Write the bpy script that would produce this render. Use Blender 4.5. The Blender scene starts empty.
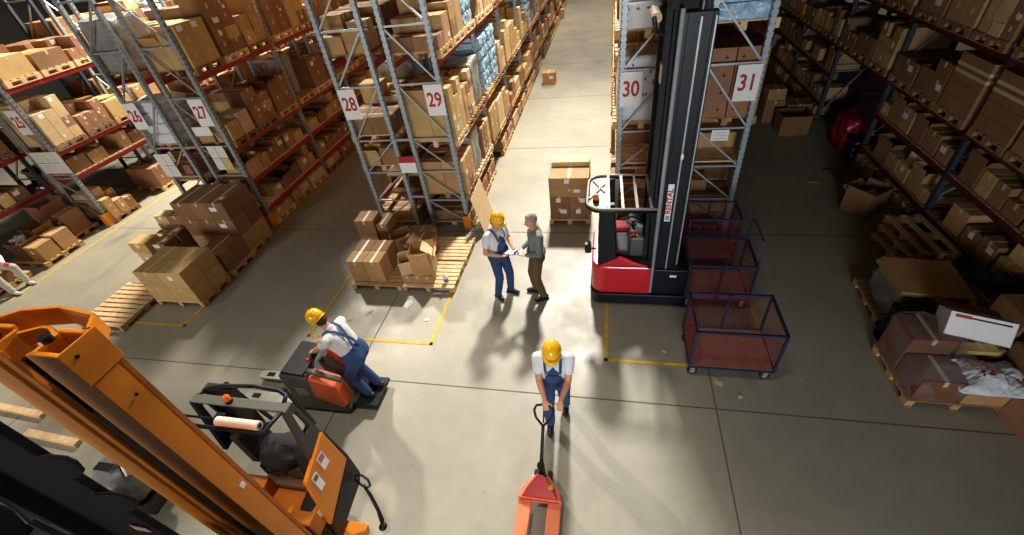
import bpy, math, random
from mathutils import Vector, Matrix
from mathutils.bvhtree import BVHTree
random.seed(7)
PI = math.pi
SC = bpy.context.scene
COL = SC.collection

# ------------------------------------------------------------------ camera
CAMZ = 5.55
RW = [[0.978229, 0.17460248, -0.11216953],
      [0.02708675, -0.64330034, -0.76513461],
      [-0.2057531, 0.74543856, -0.63402446]]
FPX = 435.99
cam_data = bpy.data.cameras.new('camera')
cam = bpy.data.objects.new('camera', cam_data)
COL.objects.link(cam)
cam_data.sensor_width = 36.0
cam_data.lens = FPX / 1024 * 36.0
cam_data.clip_start = 0.05
cam_data.clip_end = 200
m = Matrix.Identity(4)
for i in range(3):
    m[i][0] = RW[0][i]; m[i][1] = -RW[1][i]; m[i][2] = -RW[2][i]
m[2][3] = CAMZ
cam.matrix_world = m
SC.camera = cam

# ------------------------------------------------------------------ materials
def lin(c):
    return tuple((x / 12.92 if x <= .04045 else ((x + .055) / 1.055) ** 2.4) for x in c)
def hx(s):
    return lin(tuple(int(s[i:i + 2], 16) / 255 for i in (0, 2, 4)))
MATS = {}
def mat(name, col, rough=.6, metal=0., noise=0., scale=8., bump=0., rand=0., spec=.5, alpha=1., trans=0., coat=0., bscale=None):
    if name in MATS: return MATS[name]
    M = bpy.data.materials.new(name); M.use_nodes = True
    nt = M.node_tree; b = nt.nodes['Principled BSDF']
    c = hx(col) if isinstance(col, str) else col
    b.inputs['Base Color'].default_value = (*c, 1)
    b.inputs['Roughness'].default_value = rough
    b.inputs['Metallic'].default_value = metal
    b.inputs['Specular IOR Level'].default_value = spec
    b.inputs['Alpha'].default_value = alpha
    b.inputs['Transmission Weight'].default_value = trans
    b.inputs['Coat Weight'].default_value = coat
    tc = nt.nodes.new('ShaderNodeTexCoord')
    last = None
    if noise or bump:
        n = nt.nodes.new('ShaderNodeTexNoise'); n.inputs['Scale'].default_value = scale
        n.inputs['Detail'].default_value = 5
        nt.links.new(tc.outputs['Object'], n.inputs['Vector'])
    if noise:
        mr = nt.nodes.new('ShaderNodeMapRange')
        mr.inputs['From Min'].default_value = .3; mr.inputs['From Max'].default_value = .7
        mr.inputs['To Min'].default_value = 1 - noise; mr.inputs['To Max'].default_value = 1 + noise
        nt.links.new(n.outputs['Fac'], mr.inputs['Value']); last = mr.outputs['Result']
    if rand:
        oi = nt.nodes.new('ShaderNodeObjectInfo')
        m2 = nt.nodes.new('ShaderNodeMapRange')
        m2.inputs['To Min'].default_value = 1 - rand; m2.inputs['To Max'].default_value = 1 + rand
        nt.links.new(oi.outputs['Random'], m2.inputs['Value'])
        if last is None: last = m2.outputs['Result']
        else:
            mm = nt.nodes.new('ShaderNodeMath'); mm.operation = 'MULTIPLY'
            nt.links.new(last, mm.inputs[0]); nt.links.new(m2.outputs['Result'], mm.inputs[1]); last = mm.outputs[0]
    if last is not None:
        vm = nt.nodes.new('ShaderNodeVectorMath'); vm.operation = 'SCALE'
        vm.inputs[0].default_value = c
        nt.links.new(last, vm.inputs['Scale']); nt.links.new(vm.outputs[0], b.inputs['Base Color'])
    if bump:
        bp = nt.nodes.new('ShaderNodeBump'); bp.inputs['Strength'].default_value = bump
        bp.inputs['Distance'].default_value = .02
        src = n
        if bscale:
            src = nt.nodes.new('ShaderNodeTexNoise'); src.inputs['Scale'].default_value = bscale
            nt.links.new(tc.outputs['Object'], src.inputs['Vector'])
        nt.links.new(src.outputs['Fac'], bp.inputs['Height']); nt.links.new(bp.outputs['Normal'], b.inputs['Normal'])
    MATS[name] = M
    return M

CARD = [mat('cardboard_tan', 'ad8655', .8, noise=.08, scale=5, rand=.14),
        mat('cardboard_brown', '87623d', .8, noise=.08, scale=5, rand=.14),
        mat('cardboard_golden', 'bd9a60', .8, noise=.08, scale=5, rand=.1),
        mat('cardboard_reddish', '94684a', .8, noise=.08, scale=5, rand=.12),
        mat('cardboard_pale', 'c8ab7d', .8, noise=.06, scale=5, rand=.1)]
TINT = ['tan', 'brown', 'golden', 'reddish brown', 'pale']
M_TAPE = mat('tape', 'cbb58c', .35, noise=.1)
M_TAPE2 = mat('tape_brown', 'a77a48', .35)
M_PAPER = mat('paper', 'e9e9e4', .7, noise=.03)
M_SIGN = mat('sign_white', 'ecebe8', .6)
M_RED = mat('numeral_red', 'b01420', .6)
M_WOOD = mat('pallet_wood', 'c39a62', .8, noise=.25, scale=9, bump=.2, rand=.12)
M_WOODL = mat('pallet_wood_light', 'dcb888', .8, noise=.18, scale=9, bump=.2, rand=.08)
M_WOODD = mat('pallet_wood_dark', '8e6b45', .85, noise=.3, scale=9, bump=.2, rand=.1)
M_STEEL = mat('galvanised_steel', '98a3a8', .42, .3, noise=.14, scale=14)
M_BEAM = mat('beam_red', '9c1420', .5, noise=.1)
M_BRACE = mat('brace_steel', 'a2a8a9', .4, .35, noise=.1)
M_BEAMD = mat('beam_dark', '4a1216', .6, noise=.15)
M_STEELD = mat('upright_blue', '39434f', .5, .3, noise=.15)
M_CARDW = mat('cardboard_dark', '74472f', .7, noise=.15, scale=5)
M_ORANGEP = mat('guard_orange', 'd8861a', .5, noise=.1)
M_DARK = mat('dark_inside', '17130f', .9)
M_BLACK = mat('black_paint', '0d1219', .45, noise=.1, spec=.25)
M_BLACKM = mat('black_matte', '121316', .75, noise=.15, scale=20, bump=.15)
M_GREYP = mat('grey_paint', '4b4d4b', .45, noise=.08)
M_YEL = mat('truck_orange', 'cf760c', .45, noise=.07, scale=3)
M_YEL2 = mat('truck_orange_dull', '9c5410', .5, noise=.15, scale=3)
M_REDP = mat('truck_red', 'c01222', .35, coat=.3)
M_JACK = mat('jack_red', 'b5221d', .4, noise=.08)
M_JACKO = mat('jack_orange', 'e0764a', .45, noise=.1)
M_CHROME = mat('bright_steel', 'c8ced2', .2, 1.)
M_RUB = mat('rubber', '141414', .8)
M_BLUE = mat('overall_blue', '22406e', .85, noise=.2, scale=25, bump=.4, bscale=18)
M_SHIRT = mat('white_cotton', 'd8d8d8', .85, noise=.04, bump=.4, scale=14)
M_GSHIRT = mat('grey_cotton', '7c8381', .85, noise=.08, bump=.4, scale=14)
M_KHAKI = mat('khaki_cotton', '6d5a40', .85, noise=.1, bump=.4, scale=14)
M_PALE = mat('pale_cotton', 'b9b3a2', .85, noise=.08, bump=.4, scale=14)
M_SKIN = mat('skin', 'c98a68', .55, noise=.05)
M_HELM = mat('helmet_yellow', 'eeb010', .28, coat=.3)
M_HAIR = mat('hair_grey', '8d8880', .9, noise=.3, scale=60, bump=.5)
M_HAIRD = mat('hair_dark', '2f2117', .9, noise=.3, scale=60, bump=.5)
M_SHOE = mat('shoe_black', '17171a', .5)
M_SHOEW = mat('shoe_white', 'c9c7c0', .6)
M_EYE = mat('eye_white', 'e8e8e4', .3)
M_LIP = mat('lip', '9a5546', .5)
M_FILM = mat('stretch_film', 'b9b9be', .1, noise=.1, bump=1., scale=9, alpha=.13, spec=1.)
M_WPLAST = mat('white_plastic', 'dfe3e6', .3, noise=.05, bump=1., scale=14)
M_BPLAST = mat('blue_wrap', '9fc4dc', .25, noise=.3, bump=.8, scale=12)
M_BPLAST2 = mat('blue_print', '2f62a8', .4)
M_GREYPL = mat('grey_wrap', '8c8a86', .3, noise=.2, bump=.9, scale=10)
M_BLUEF = mat('cart_blue', '15253f', .45, noise=.15)
M_MESHR = mat('cart_mesh_red', '7c1c22', .5, noise=.15)
M_PLY = mat('plywood', '9c6c58', .7, noise=.18, scale=6)
M_ORP = mat('stacker_orange', 'e0581a', .4)
M_ZINC = mat('zinc', 'b4b3ab', .35, .6, noise=.1)
M_YLINE = mat('line_yellow', 'cda51c', .7, noise=.25, scale=12)
M_GLOVE = mat('glove_red', 'b8303a', .7)
M_REDPL = mat('red_wrap', '8a1822', .3, noise=.3, bump=.8, scale=10)
M_BLK2 = mat('black_bag', '121215', .3, bump=.8, scale=9)
M_BEACON = mat('beacon_orange', 'e8650c', .2)

# ------------------------------------------------------------------ mesh builder
class MB:
    def __init__(s): s.v = []; s.f = []; s.mi = []; s.cur = 0
    def box(s, lo, hi, M=None):
        x0, y0, z0 = lo; x1, y1, z1 = hi
        vs = [(x0, y0, z0), (x1, y0, z0), (x1, y1, z0), (x0, y1, z0), (x0, y0, z1), (x1, y0, z1), (x1, y1, z1), (x0, y1, z1)]
        if M is not None: vs = [tuple(M @ Vector(p)) for p in vs]
        n = len(s.v); s.v += vs
        for f in ((0, 3, 2, 1), (4, 5, 6, 7), (0, 1, 5, 4), (1, 2, 6, 5), (2, 3, 7, 6), (3, 0, 4, 7)):
            s.f.append(tuple(n + i for i in f)); s.mi.append(s.cur)
        return s
    def cb(s, c, size, rz=0., M=None):
        T = Matrix.Translation(c) @ Matrix.Rotation(rz, 4, 'Z')
        if M is not None: T = M @ T
        h = [a / 2 for a in size]
        return s.box((-h[0], -h[1], -h[2]), (h[0], h[1], h[2]), T)
    def bar(s, p, q, w, h, up=(0, 0, 1)):
        p = Vector(p); q = Vector(q); d = (q - p); L = d.length; d.normalize()
        u = Vector(up)
        if abs(d.dot(u)) > .98: u = Vector((0, 1, 0))
        r = d.cross(u).normalized(); u = r.cross(d)
        T = Matrix((( r[0], d[0], u[0], p[0]), (r[1], d[1], u[1], p[1]), (r[2], d[2], u[2], p[2]), (0, 0, 0, 1)))
        return s.box((-w / 2, 0, -h / 2), (w / 2, L, h / 2), T)
    def tube(s, pts, r, n=10, cap=True):
        pts = [Vector(p) for p in pts]; k = len(pts)
        rr = r if isinstance(r, (list, tuple)) else [r] * k
        base = len(s.v); prev = None
        for i, p in enumerate(pts):
            a = pts[max(i - 1, 0)]; b = pts[min(i + 1, k - 1)]
            d = (b - a).normalized()
            if prev is None:
                ref = Vector((0, 0, 1)) if abs(d.z) < .9 else Vector((1, 0, 0))
                x = d.cross(ref).normalized()
            else:
                x = (prev - d * prev.dot(d)).normalized()
            prev = x; y = d.cross(x)
            for j in range(n):
                t = 2 * PI * j / n
                s.v.append(tuple(p + (x * math.cos(t) + y * math.sin(t)) * rr[i]))
        for i in range(k - 1):
            for j in range(n):
                a = base + i * n + j; b = base + i * n + (j + 1) % n
                s.f.append((a, b, b + n, a + n)); s.mi.append(s.cur)
        if cap:
            s.f.append(tuple(base + j for j in reversed(range(n)))); s.mi.append(s.cur)
            s.f.append(tuple(base + (k - 1) * n + j for j in range(n))); s.mi.append(s.cur)
        return s
    def cyl(s, p, q, r, n=16): return s.tube([p, q], r, n)
    def prism(s, pts, axis, a, b, M=None):
        """outline pts (2-D) extruded along axis from a to b"""
        n = len(pts); base = len(s.v)
        for t in (a, b):
            for (u, w) in pts:
                p = {'x': (t, u, w), 'y': (u, t, w), 'z': (u, w, t)}[axis]
                if M is not None: p = tuple(M @ Vector(p))
                s.v.append(p)
        s.f.append(tuple(base + i for i in range(n))[::-1]); s.mi.append(s.cur)
        s.f.append(tuple(base + n + i for i in range(n))); s.mi.append(s.cur)
        for i in range(n):
            j = (i + 1) % n
            s.f.append((base + i, base + j, base + n + j, base + n + i)); s.mi.append(s.cur)
        return s
    def ell(s, c, r, M=None, nu=14, nv=9):
        base = len(s.v); c = Vector(c)
        def P(a, b):
            p = Vector((r[0] * math.sin(a) * math.cos(b), r[1] * math.sin(a) * math.sin(b), r[2] * math.cos(a)))
            if M is not None: p = M.to_3x3() @ p
            return tuple(c + p)
        s.v.append(P(0, 0))
        for i in range(1, nv):
            for j in range(nu): s.v.append(P(PI * i / nv, 2 * PI * j / nu))
        s.v.append(P(PI, 0)); last = len(s.v) - 1
        for j in range(nu):
            k = (j + 1) % nu
            s.f.append((base, base + 1 + j, base + 1 + k)); s.mi.append(s.cur)
            o = base + 1 + (nv - 2) * nu
            s.f.append((last, o + k, o + j)); s.mi.append(s.cur)
            for i in range(nv - 2):
                o = base + 1 + i * nu
                s.f.append((o + j, o + nu + j, o + nu + k, o + k)); s.mi.append(s.cur)
        return s
    def cap(s, p, q, r1, r2):
        """tapered capsule for bodies"""
        p = Vector(p); q = Vector(q)
        if (q - p).length > 1e-4: s.tube([p, p.lerp(q, .5), q], [r1, (r1 + r2) / 2, r2], 12)
        s.ell(p, (r1,) * 3, nu=12, nv=8); s.ell(q, (r2,) * 3, nu=12, nv=8)
        return s
    def mesh(s, name, mats):
        me = bpy.data.meshes.new(name); me.from_pydata(s.v, [], s.f)
        for mm in (mats if isinstance(mats, (list, tuple)) else [mats]): me.materials.append(mm)
        if any(s.mi): me.polygons.foreach_set('material_index', s.mi)
        me.update(); return me
    def build(s, name, mats, parent=None, smooth=False, bevel=0., loc=None, rz=0.):
        return link(name, s.mesh(name, mats), parent, smooth, bevel, loc, rz)

def link(name, me, parent=None, smooth=False, bevel=0., loc=None, rz=0.):
    o = bpy.data.objects.new(name, me); COL.objects.link(o)
    if parent is not None: o.parent = parent
    if loc is not None: o.location = loc
    o.rotation_euler.z = rz
    if smooth: me.polygons.foreach_set('use_smooth', [True] * len(me.polygons))
    if bevel:
        b = o.modifiers.new('bevel', 'BEVEL'); b.width = bevel; b.segments = 2; b.limit_method = 'ANGLE'
    return o
def tag(o, label, cat, group=None, kind=None):
    if label: o['label'] = label
    if cat: o['category'] = cat
    if group: o['group'] = group
    if kind: o['kind'] = kind
    return o
def empty(name, loc=(0, 0, 0), rz=0., label=None, cat=None, group=None):
    o = bpy.data.objects.new(name, None); COL.objects.link(o)
    o.location = loc; o.rotation_euler.z = rz; o.empty_display_size = .2
    return tag(o, label, cat, group)
def text(name, s, size, mt, parent, loc, rot, sx=1., off=.0, ext=.001):
    cu = bpy.data.curves.new(name, 'FONT'); cu.body = s; cu.size = size; cu.align_x = 'CENTER'; cu.align_y = 'CENTER'
    cu.offset = off; cu.extrude = ext; cu.materials.append(mt)
    t = bpy.data.objects.new(name, cu); COL.objects.link(t)
    dg = bpy.context.evaluated_depsgraph_get(); dg.update()
    me = bpy.data.meshes.new_from_object(t.evaluated_get(dg)); bpy.data.objects.remove(t); bpy.data.curves.remove(cu)
    me.materials.clear(); me.materials.append(mt)
    o = bpy.data.objects.new(name, me); COL.objects.link(o); o.parent = parent
    o.location = loc; o.rotation_euler = rot; o.scale = (sx, 1, 1)
    return o
ORD = ['first', 'second', 'third', 'fourth', 'fifth', 'sixth', 'seventh', 'eighth', 'ninth', 'tenth', 'eleventh']

# ------------------------------------------------------------------ floor
def floor_material():
    M = bpy.data.materials.new('concrete'); M.use_nodes = True
    nt = M.node_tree; b = nt.nodes['Principled BSDF']; L = nt.links.new
    tc = nt.nodes.new('ShaderNodeTexCoord')
    def noise(sc, det=6, rough=.6, vec=None):
        n = nt.nodes.new('ShaderNodeTexNoise'); n.inputs['Scale'].default_value = sc
        n.inputs['Detail'].default_value = det; n.inputs['Roughness'].default_value = rough
        L(vec or tc.outputs['Object'], n.inputs['Vector']); return n.outputs['Fac']
    def mrange(src, a, b_, c, d):
        r = nt.nodes.new('ShaderNodeMapRange'); L(src, r.inputs['Value'])
        for k, v in zip(('From Min', 'From Max', 'To Min', 'To Max'), (a, b_, c, d)): r.inputs[k].default_value = v
        return r.outputs['Result']
    def mul(a, b_):
        n = nt.nodes.new('ShaderNodeMath'); n.operation = 'MULTIPLY'; L(a, n.inputs[0]); L(b_, n.inputs[1]); return n.outputs[0]
    mp = nt.nodes.new('ShaderNodeMapping'); mp.inputs['Scale'].default_value = (1, .3, 1); L(tc.outputs['Object'], mp.inputs['Vector'])
    a = mrange(noise(.45), .3, .7, .82, 1.12)
    c = mrange(noise(3.5, 8, .7), .3, .7, .93, 1.06)
    d = mrange(noise(1.1, 5, .6, mp.outputs[0]), .60, .72, 1, .72)   # worn dark patches along the aisles
    e = mrange(noise(9, 3, .5), .70, .78, 1, .8)
    k = mul(mul(a, c), mul(d, e))
    vm = nt.nodes.new('ShaderNodeVectorMath'); vm.operation = 'SCALE'; vm.inputs[0].default_value = hx('989280')
    L(k, vm.inputs['Scale']); L(vm.outputs[0], b.inputs['Base Color'])
    L(mrange(noise(1.3), .3, .7, .38, .62), b.inputs['Roughness'])
    bp = nt.nodes.new('ShaderNodeBump'); bp.inputs['Strength'].default_value = .12; bp.inputs['Distance'].default_value = .01
    L(noise(30), bp.inputs['Height']); L(bp.outputs['Normal'], b.inputs['Normal'])
    return M
mb = MB(); mb.box((-24, -7, -.2), (14, 46, 0))
fl = mb.build('floor', floor_material()); fl['kind'] = 'structure'
M_WALL = mat('wall_panel', '22201d', .8, noise=.05)
M_CEIL = mat('ceiling_panel', '2c2c2c', .9)
for nm, lo_, hi_ in (('wall_left', (-24.2, -7, -.2), (-24, 46, 15)), ('wall_right', (14, -7, -.2), (14.2, 46, 15)), ('wall_front', (-24, -7.2, -.2), (14, -7, 15)), ('wall_back', (-24, 46, -.2), (14, 46.2, 15)), ('ceiling', (-24, -7, 15), (14, 46, 15.2))):
    mb = MB(); mb.box(lo_, hi_); o = mb.build(nm, M_CEIL if nm == 'ceiling' else M_WALL); o['kind'] = 'structure'
M_JOINT = mat('joint', '5c564b', .9)
mb = MB()
for y in (-.4, 3.67, 7.74, 12.0, 16.2, 20.4, 24.6, 28.8, 33): mb.box((-24, y - .009, .0005), (14, y + .009, .002))
for x in (-20.3, -14.85, -9.4, -3.92, 1.55, 7.0): mb.box((x - .009, -6, .0005), (x + .009, 48, .0025))
o = mb.build('floor_joint_lines', M_JOINT); o['kind'] = 'structure'
def marking(segs, label, w=.055):
    mb = MB()
    for (a, b) in segs:
        (x0, y0), (x1, y1) = a, b
        mb.box((min(x0, x1) - w / 2, min(y0, y1) - w / 2, .003), (max(x0, x1) + w / 2, max(y0, y1) + w / 2, .005))
    o = mb.build('floor_marking', M_YLINE); o['kind'] = 'structure'; o['label'] = label
marking([((-5.2, 4.46), (-5.2, 7.6)), ((-5.2, 4.46), (-2.84, 4.46)), ((-2.84, 4.46), (-2.84, 7.6))], 'yellow painted bay outline in front of rack 28 and 29')
marking([((-7.97, 4.5), (-7.97, 20)), ((-9.2, 4.5), (-7.97, 4.5)), ((-9.2, 4.5), (-9.2, 5.6))], 'yellow painted bay outline in front of rack 27')
marking([((-13.1, 4.9), (-13.1, 22))], 'yellow painted line along rack 25')
marking([((.07, 4.38), (.07, 7.7)), ((.07, 4.38), (2.42, 4.38)), ((2.42, 4.38), (2.42, 7.7))], 'yellow painted bay outline around the red reach truck')
# ------------------------------------------------------------------ racks
Y0 = 7.9; BAY = 2.7
ROWS = {  # x0, x1, aisle face sign, bays, first y, beam levels, name used in labels
    'A': dict(x=(-15.55, -14.65), s=1, n=5, y=2.5, lv=(1.15, 2.13, 3.65), nm='unnumbered rack beside rack 25', sh='shadowed rack'),
    '25': dict(x=(-14.33, -13.43), s=1, n=6, y=Y0, lv=(1.48, 2.13, 3.65)),
    '26': dict(x=(-10.40, -9.50), s=-1, n=6, y=Y0, lv=(1.27, 2.07, 3.65)),
    '27': dict(x=(-9.15, -8.22), s=1, n=7, y=Y0, lv=(.5, 1.27, 2.07, 3.62)),
    '28': dict(x=(-5.17, -4.24), s=-1, n=9, y=Y0, lv=(.7, 1.42, 2.1, 3.65)),
    '29': dict(x=(-3.94, -3.01), s=1, n=10, y=Y0, lv=(.7, 1.93, 3.6)),
    '30': dict(x=(.17, 1.10), s=-1, n=9, y=Y0, lv=(1.47, 2.17, 3.68)),
    '31': dict(x=(1.50, 2.42), s=1, n=8, y=Y0, lv=(1.47, 2.17, 3.68)),
    'W': dict(x=(5.7, 6.6), s=-1, n=7, y=Y0 - 2 * BAY, lv=(.48, 1.24, 1.95, 3.1)),
}
WORDN = {'25': 'twenty-five', '26': 'twenty-six', '27': 'twenty-seven', '28': 'twenty-eight', '29': 'twenty-nine', '30': 'thirty', '31': 'thirty-one'}
for k, R_ in ROWS.items():
    R_['nm'] = R_.get('nm') or 'rack ' + WORDN.get(k, '')
    R_['sh'] = R_.get('sh') or 'rack ' + WORDN.get(k, '')
    R_['top'] = 8.1 if k in ('28', '29', '30', '31') else 6.0  # four rows raised out of view to block lamp spill into dark aisles
ROWS['W']['nm'] = 'unnumbered rack behind the wrapped pallets'; ROWS['W']['sh'] = 'dim rack'
HBA = [.15, .72, 1.42, 2.15, 3.22, 4.2, 5.1, 5.9, 6.9, 8.0]
for k, R_ in ROWS.items():
    x0, x1 = R_['x']; s = R_['s']; xa = x1 if s > 0 else x0; xb = x0 if s > 0 else x1
    lab = {'A': 'dark steel pallet rack with red beams standing left behind rack 25',
           'W': 'dim steel pallet rack with dark red beams behind the wrapped pallets'}.get(k, 'galvanised steel pallet rack with red beams ending at sign ' + WORDN.get(k, ''))
    if k == 'A': lab = 'dark steel pallet rack with cluttered shelves on the wall side of rack 25'
    TOP = R_['top']; HB = [z_ for z_ in HBA if z_ < TOP]; LVX = tuple(R_['lv']) + ((5.2, 6.7) if TOP > 7 else ())
    root = empty('pallet_rack', ((x0 + x1) / 2, R_['y'], 0), 0, lab, 'pallet rack', 'pallet racks')
    ox, oy = (x0 + x1) / 2, R_['y']
    for b in range(R_['n'] + 1):
        y = R_['y'] + b * BAY - oy
        tunnel = (k == 'W' and b in (4,))
        for x in (x0, x1):
            sx = 1 if x == x1 else -1
            lx = x - ox
            mb = MB()   # open C section upright, .09 wide
            cx = lx - sx * .045
            mb.box((cx - .045, y, 0), (cx + .045, y + .012, TOP))
            mb.box((cx - .045, y + .012, 0), (cx - .035, y + .075, TOP))
            mb.box((cx + .035, y + .012, 0), (cx + .045, y + .075, TOP))
            mb.box((cx - .07, y - .03, 0), (cx + .07, y + .1, .012))
            if y < 3 or k in 'W29':   # row of punched slots, seen as small teeth
                mb.cur = 1
                for q in range(int(TOP / .1)):
                    mb.box((cx - .045, y - .002, .15 + q * .1), (cx - .033, y + .001, .18 + q * .1))
                    mb.box((cx + .033, y - .002, .15 + q * .1), (cx + .045, y + .001, .18 + q * .1))
                    if x == xa:
                        fx = cx + .045 * s
                        mb.box((fx - .001, y + .03, .15 + q * .1), (fx + .002 * s if s > 0 else fx + .001, y + .05, .20 + q * .1)) if s > 0 else mb.box((fx - .002, y + .03, .15 + q * .1), (fx + .001, y + .05, .20 + q * .1))
                mb.cur = 0
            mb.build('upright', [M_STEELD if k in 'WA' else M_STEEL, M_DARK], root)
        ev = int(k) % 2 == 0 if k.isdigit() else True
        if b < 7:
            for i, z in enumerate(HB):
                if b > 3 and i % 2: continue
                m2 = MB(); m2.box((x0 - ox + .05, y + .02, z - .016), (x1 - ox - .05, y + .055, z + .016)); m2.build('horizontal_brace', M_BRACE, root)
                if i < len(HB) - 1:
                    a = (x0 - ox + .06, y + .038, HB[i] + .01); c = (x1 - ox - .06, y + .038, HB[i + 1 if b <= 3 else min(i + 2, len(HB) - 1)] - .01)
                    if not ev: a, c = (x1 - ox - .06, a[1], a[2]), (x0 - ox + .06, c[1], c[2])
                    if k == '28' or k == '26':
                        pass
                    m2 = MB(); m2.bar(a, c, .03, .03); m2.build('diagonal_brace', M_BRACE, root)
    for b in range(R_['n']):
        ya = R_['y'] + b * BAY - oy + .075; yb = R_['y'] + (b + 1) * BAY - oy
        for li, z in enumerate(LVX):
            if k == 'W' and b == 3 and z < 1.9: continue      # passage through the rack
            for x in (xa, xb):
                sx = 1 if x == x1 else -1
                cx = x - ox - sx * .03
                mb = MB(); mb.box((cx - .025, ya, z - .12), (cx + .025, yb, z)); mb.box((cx - .03, ya, z - .16), (cx + .03, ya + .012, z + .03)); mb.box((cx - .03, yb - .012, z - .16), (cx + .03, yb, z + .03))
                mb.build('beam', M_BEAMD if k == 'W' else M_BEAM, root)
    if k in ('25', '27', '29'):
        mb = MB(); cx = xa - ox - .045
        mb.box((cx - .075, -.09, 0), (cx + .075, -.075, .36)); mb.box((cx + .06, -.075, 0), (cx + .075, .12, .36)); mb.box((cx - .075, -.075, 0), (cx - .06, .06, .36))
        mb.build('foot_guard', M_ORANGEP, root, bevel=.006)
    if k in ('26', '28', '30'):     # spacers to the neighbouring row
        nx = ROWS[str(int(k) + 1)]['x'][0]
        for z in (.82, 2.15, 5.0):
            mb = MB(); mb.box((x1 - ox, .01, z - .025), (nx - ox, .05, z + .025)); mb.build('row_spacer', M_BEAM if z > 4 else M_STEEL, root)

# ------------------------------------------------------------------ signs
def plate(name, lab, cat, x0, x1, z0, z1, mt=M_SIGN, y=Y0 - .012, grp=None):
    root = empty(name, ((x0 + x1) / 2, y, (z0 + z1) / 2), 0, lab, cat, grp)
    w = (x1 - x0) / 2; h = (z1 - z0) / 2
    mb = MB(); mb.box((-w, -.004, -h), (w, .004, h)); mb.build('sign_plate', mt, root, bevel=.002)
    return root, w, h
for n, x0, lb_ in (('25', -13.86, 'white sign with red twenty-five on the outermost frame, above the torn cartons'), ('26', -10.40, 'white sign with red twenty-six over white notice pages beside the bright left aisle'), ('27', -8.66, 'white sign with red twenty-seven above the tall carton stack'), ('28', -5.14, 'white sign with red twenty-eight on the frame beside the dark aisle'), ('29', -3.37, 'white sign with red twenty-nine beside the bright middle aisle'), ('30', .19, 'white sign with red thirty left of the raised black mast'), ('31', 2.02, 'white sign with red thirty-one right of the raised black mast')):
    r_, w, h = plate('rack_sign', lb_, 'sign', x0, x0 + .36, 2.63, 3.21, y=Y0 - .02)
    text('numeral', n, .36, M_RED, r_, (0, -.006, .0), (PI / 2, 0, 0), .80, .008)
M_INK = mat('ink_grey', 'bdbdba', .8)
def papers(lab, x0, z0, cols, rows, w=.21, h=.28, gap=.015, yellow=False):
    root = empty('notice_sheet', (x0, Y0 - .02, z0), 0, lab, 'notice')
    for i in range(cols):
        for j in range(rows):
            mb = MB(); mb.box((i * (w + gap), -.004, j * (h + gap)), (i * (w + gap) + w, 0, j * (h + gap) + h))
            mb.cur = 1
            for q in range(5):
                mb.box((i * (w + gap) + .02, -.0048, j * (h + gap) + .04 + q * .045), (i * (w + gap) + w - .03, -.004, j * (h + gap) + .05 + q * .045))
            mb.build('paper_page', [mat('page_yellow', 'd8c074', .7) if (yellow and i == cols - 1 and j == 0) else M_PAPER, M_INK], root)
papers('two rows of white notice pages under sign twenty-five', -14.2, 1.6, 4, 2)
papers('white notice pages under sign twenty-six', -10.45, 1.45, 2, 2)
papers('white and yellow notice pages under sign twenty-seven', -8.86, 1.6, 2, 2, yellow=True)
r_, w, h = plate('notice_board', 'small white notice board under sign thirty-one', 'notice', 1.80, 2.09, 1.94, 2.14)
mb = MB(); mb.cur = 0
for q in range(3): mb.box((-w + .03, -.006, -h + .04 + q * .05), (w - .03, -.004, -h + .05 + q * .05))
mb.build('printed_lines', M_INK, r_)
r_, w, h = plate('load_plate', 'red and white load plate between the frames of signs twenty-eight and twenty-nine', 'sign', -4.28, -3.92, 1.44, 1.81, y=Y0 - .04)
mb = MB(); mb.box((-w, -.0065, h - .14), (w, -.004, h)); mb.build('red_band', M_RED, r_)
r_, w, h = plate('load_plate', 'white load sheet right under sign twenty-seven', 'sign', -8.95, -8.5, 2.42, 2.62, y=Y0 - .012)

# ------------------------------------------------------------------ cartons
CART = []      # dicts for automatic cartons: x, y (centre), z (bottom), w (along y), d (along x), h, tint, row, label info
PAL = []
def mesh_carton(w, d, h, t):
    """closed carton: body, four-flap lid with a seam; w along y, d along x, origin at the base centre"""
    key = 'carton_%.2f_%.2f_%.2f_%d' % (w, d, h, t)
    if key in bpy.data.meshes: return bpy.data.meshes[key]
    mb = MB(); e = .004
    mb.box((-d / 2, -w / 2, 0), (d / 2, w / 2, h - e))
    g = .003
    mb.box((-d / 2, -w / 2, h - e), (d / 2, -g, h)); mb.box((-d / 2, g, h - e), (d / 2, w / 2, h))
    return mb.mesh(key, CARD[t])
def mesh_tape(w, d, h, s):
    key = 'tape_%.2f_%.2f_%.2f_%d' % (w, d, h, s)
    if key in bpy.data.meshes: return bpy.data.meshes[key]
    mb = MB(); t = .0015
    mb.box((-d / 2 - t, -.024, h), (d / 2 + t, .024, h + t))
    fall = min(.09, h * .35)
    mb.box((d / 2, -.024, h - fall), (d / 2 + t, .024, h)); mb.box((-d / 2 - t, -.024, h - fall), (-d / 2, .024, h))
    return mb.mesh(key, M_TAPE)
def mesh_label(w, d, h, s, k):
    key = 'label_%.2f_%.2f_%.2f_%d_%d' % (w, d, h, s, k)
    if key in bpy.data.meshes: return bpy.data.meshes[key]
    mb = MB(); x = s * d / 2; a, b = sorted((x, x + s * .002))
    lw = min(.14, w * .4); lh = min(.1, h * .4); off = (-.2, .05, .18)[k % 3] * w; lw *= (1, .7, 1.2)[k % 3]
    mb.box((a, off - lw / 2, h * .5), (b, off + lw / 2, h * .5 + lh))
    if k == 2: mb.box((-.06, -w * .3, h), (.06, -w * .3 + .1, h + .002))
    return mb.mesh(key, M_PAPER)
PALM = {}
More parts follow.
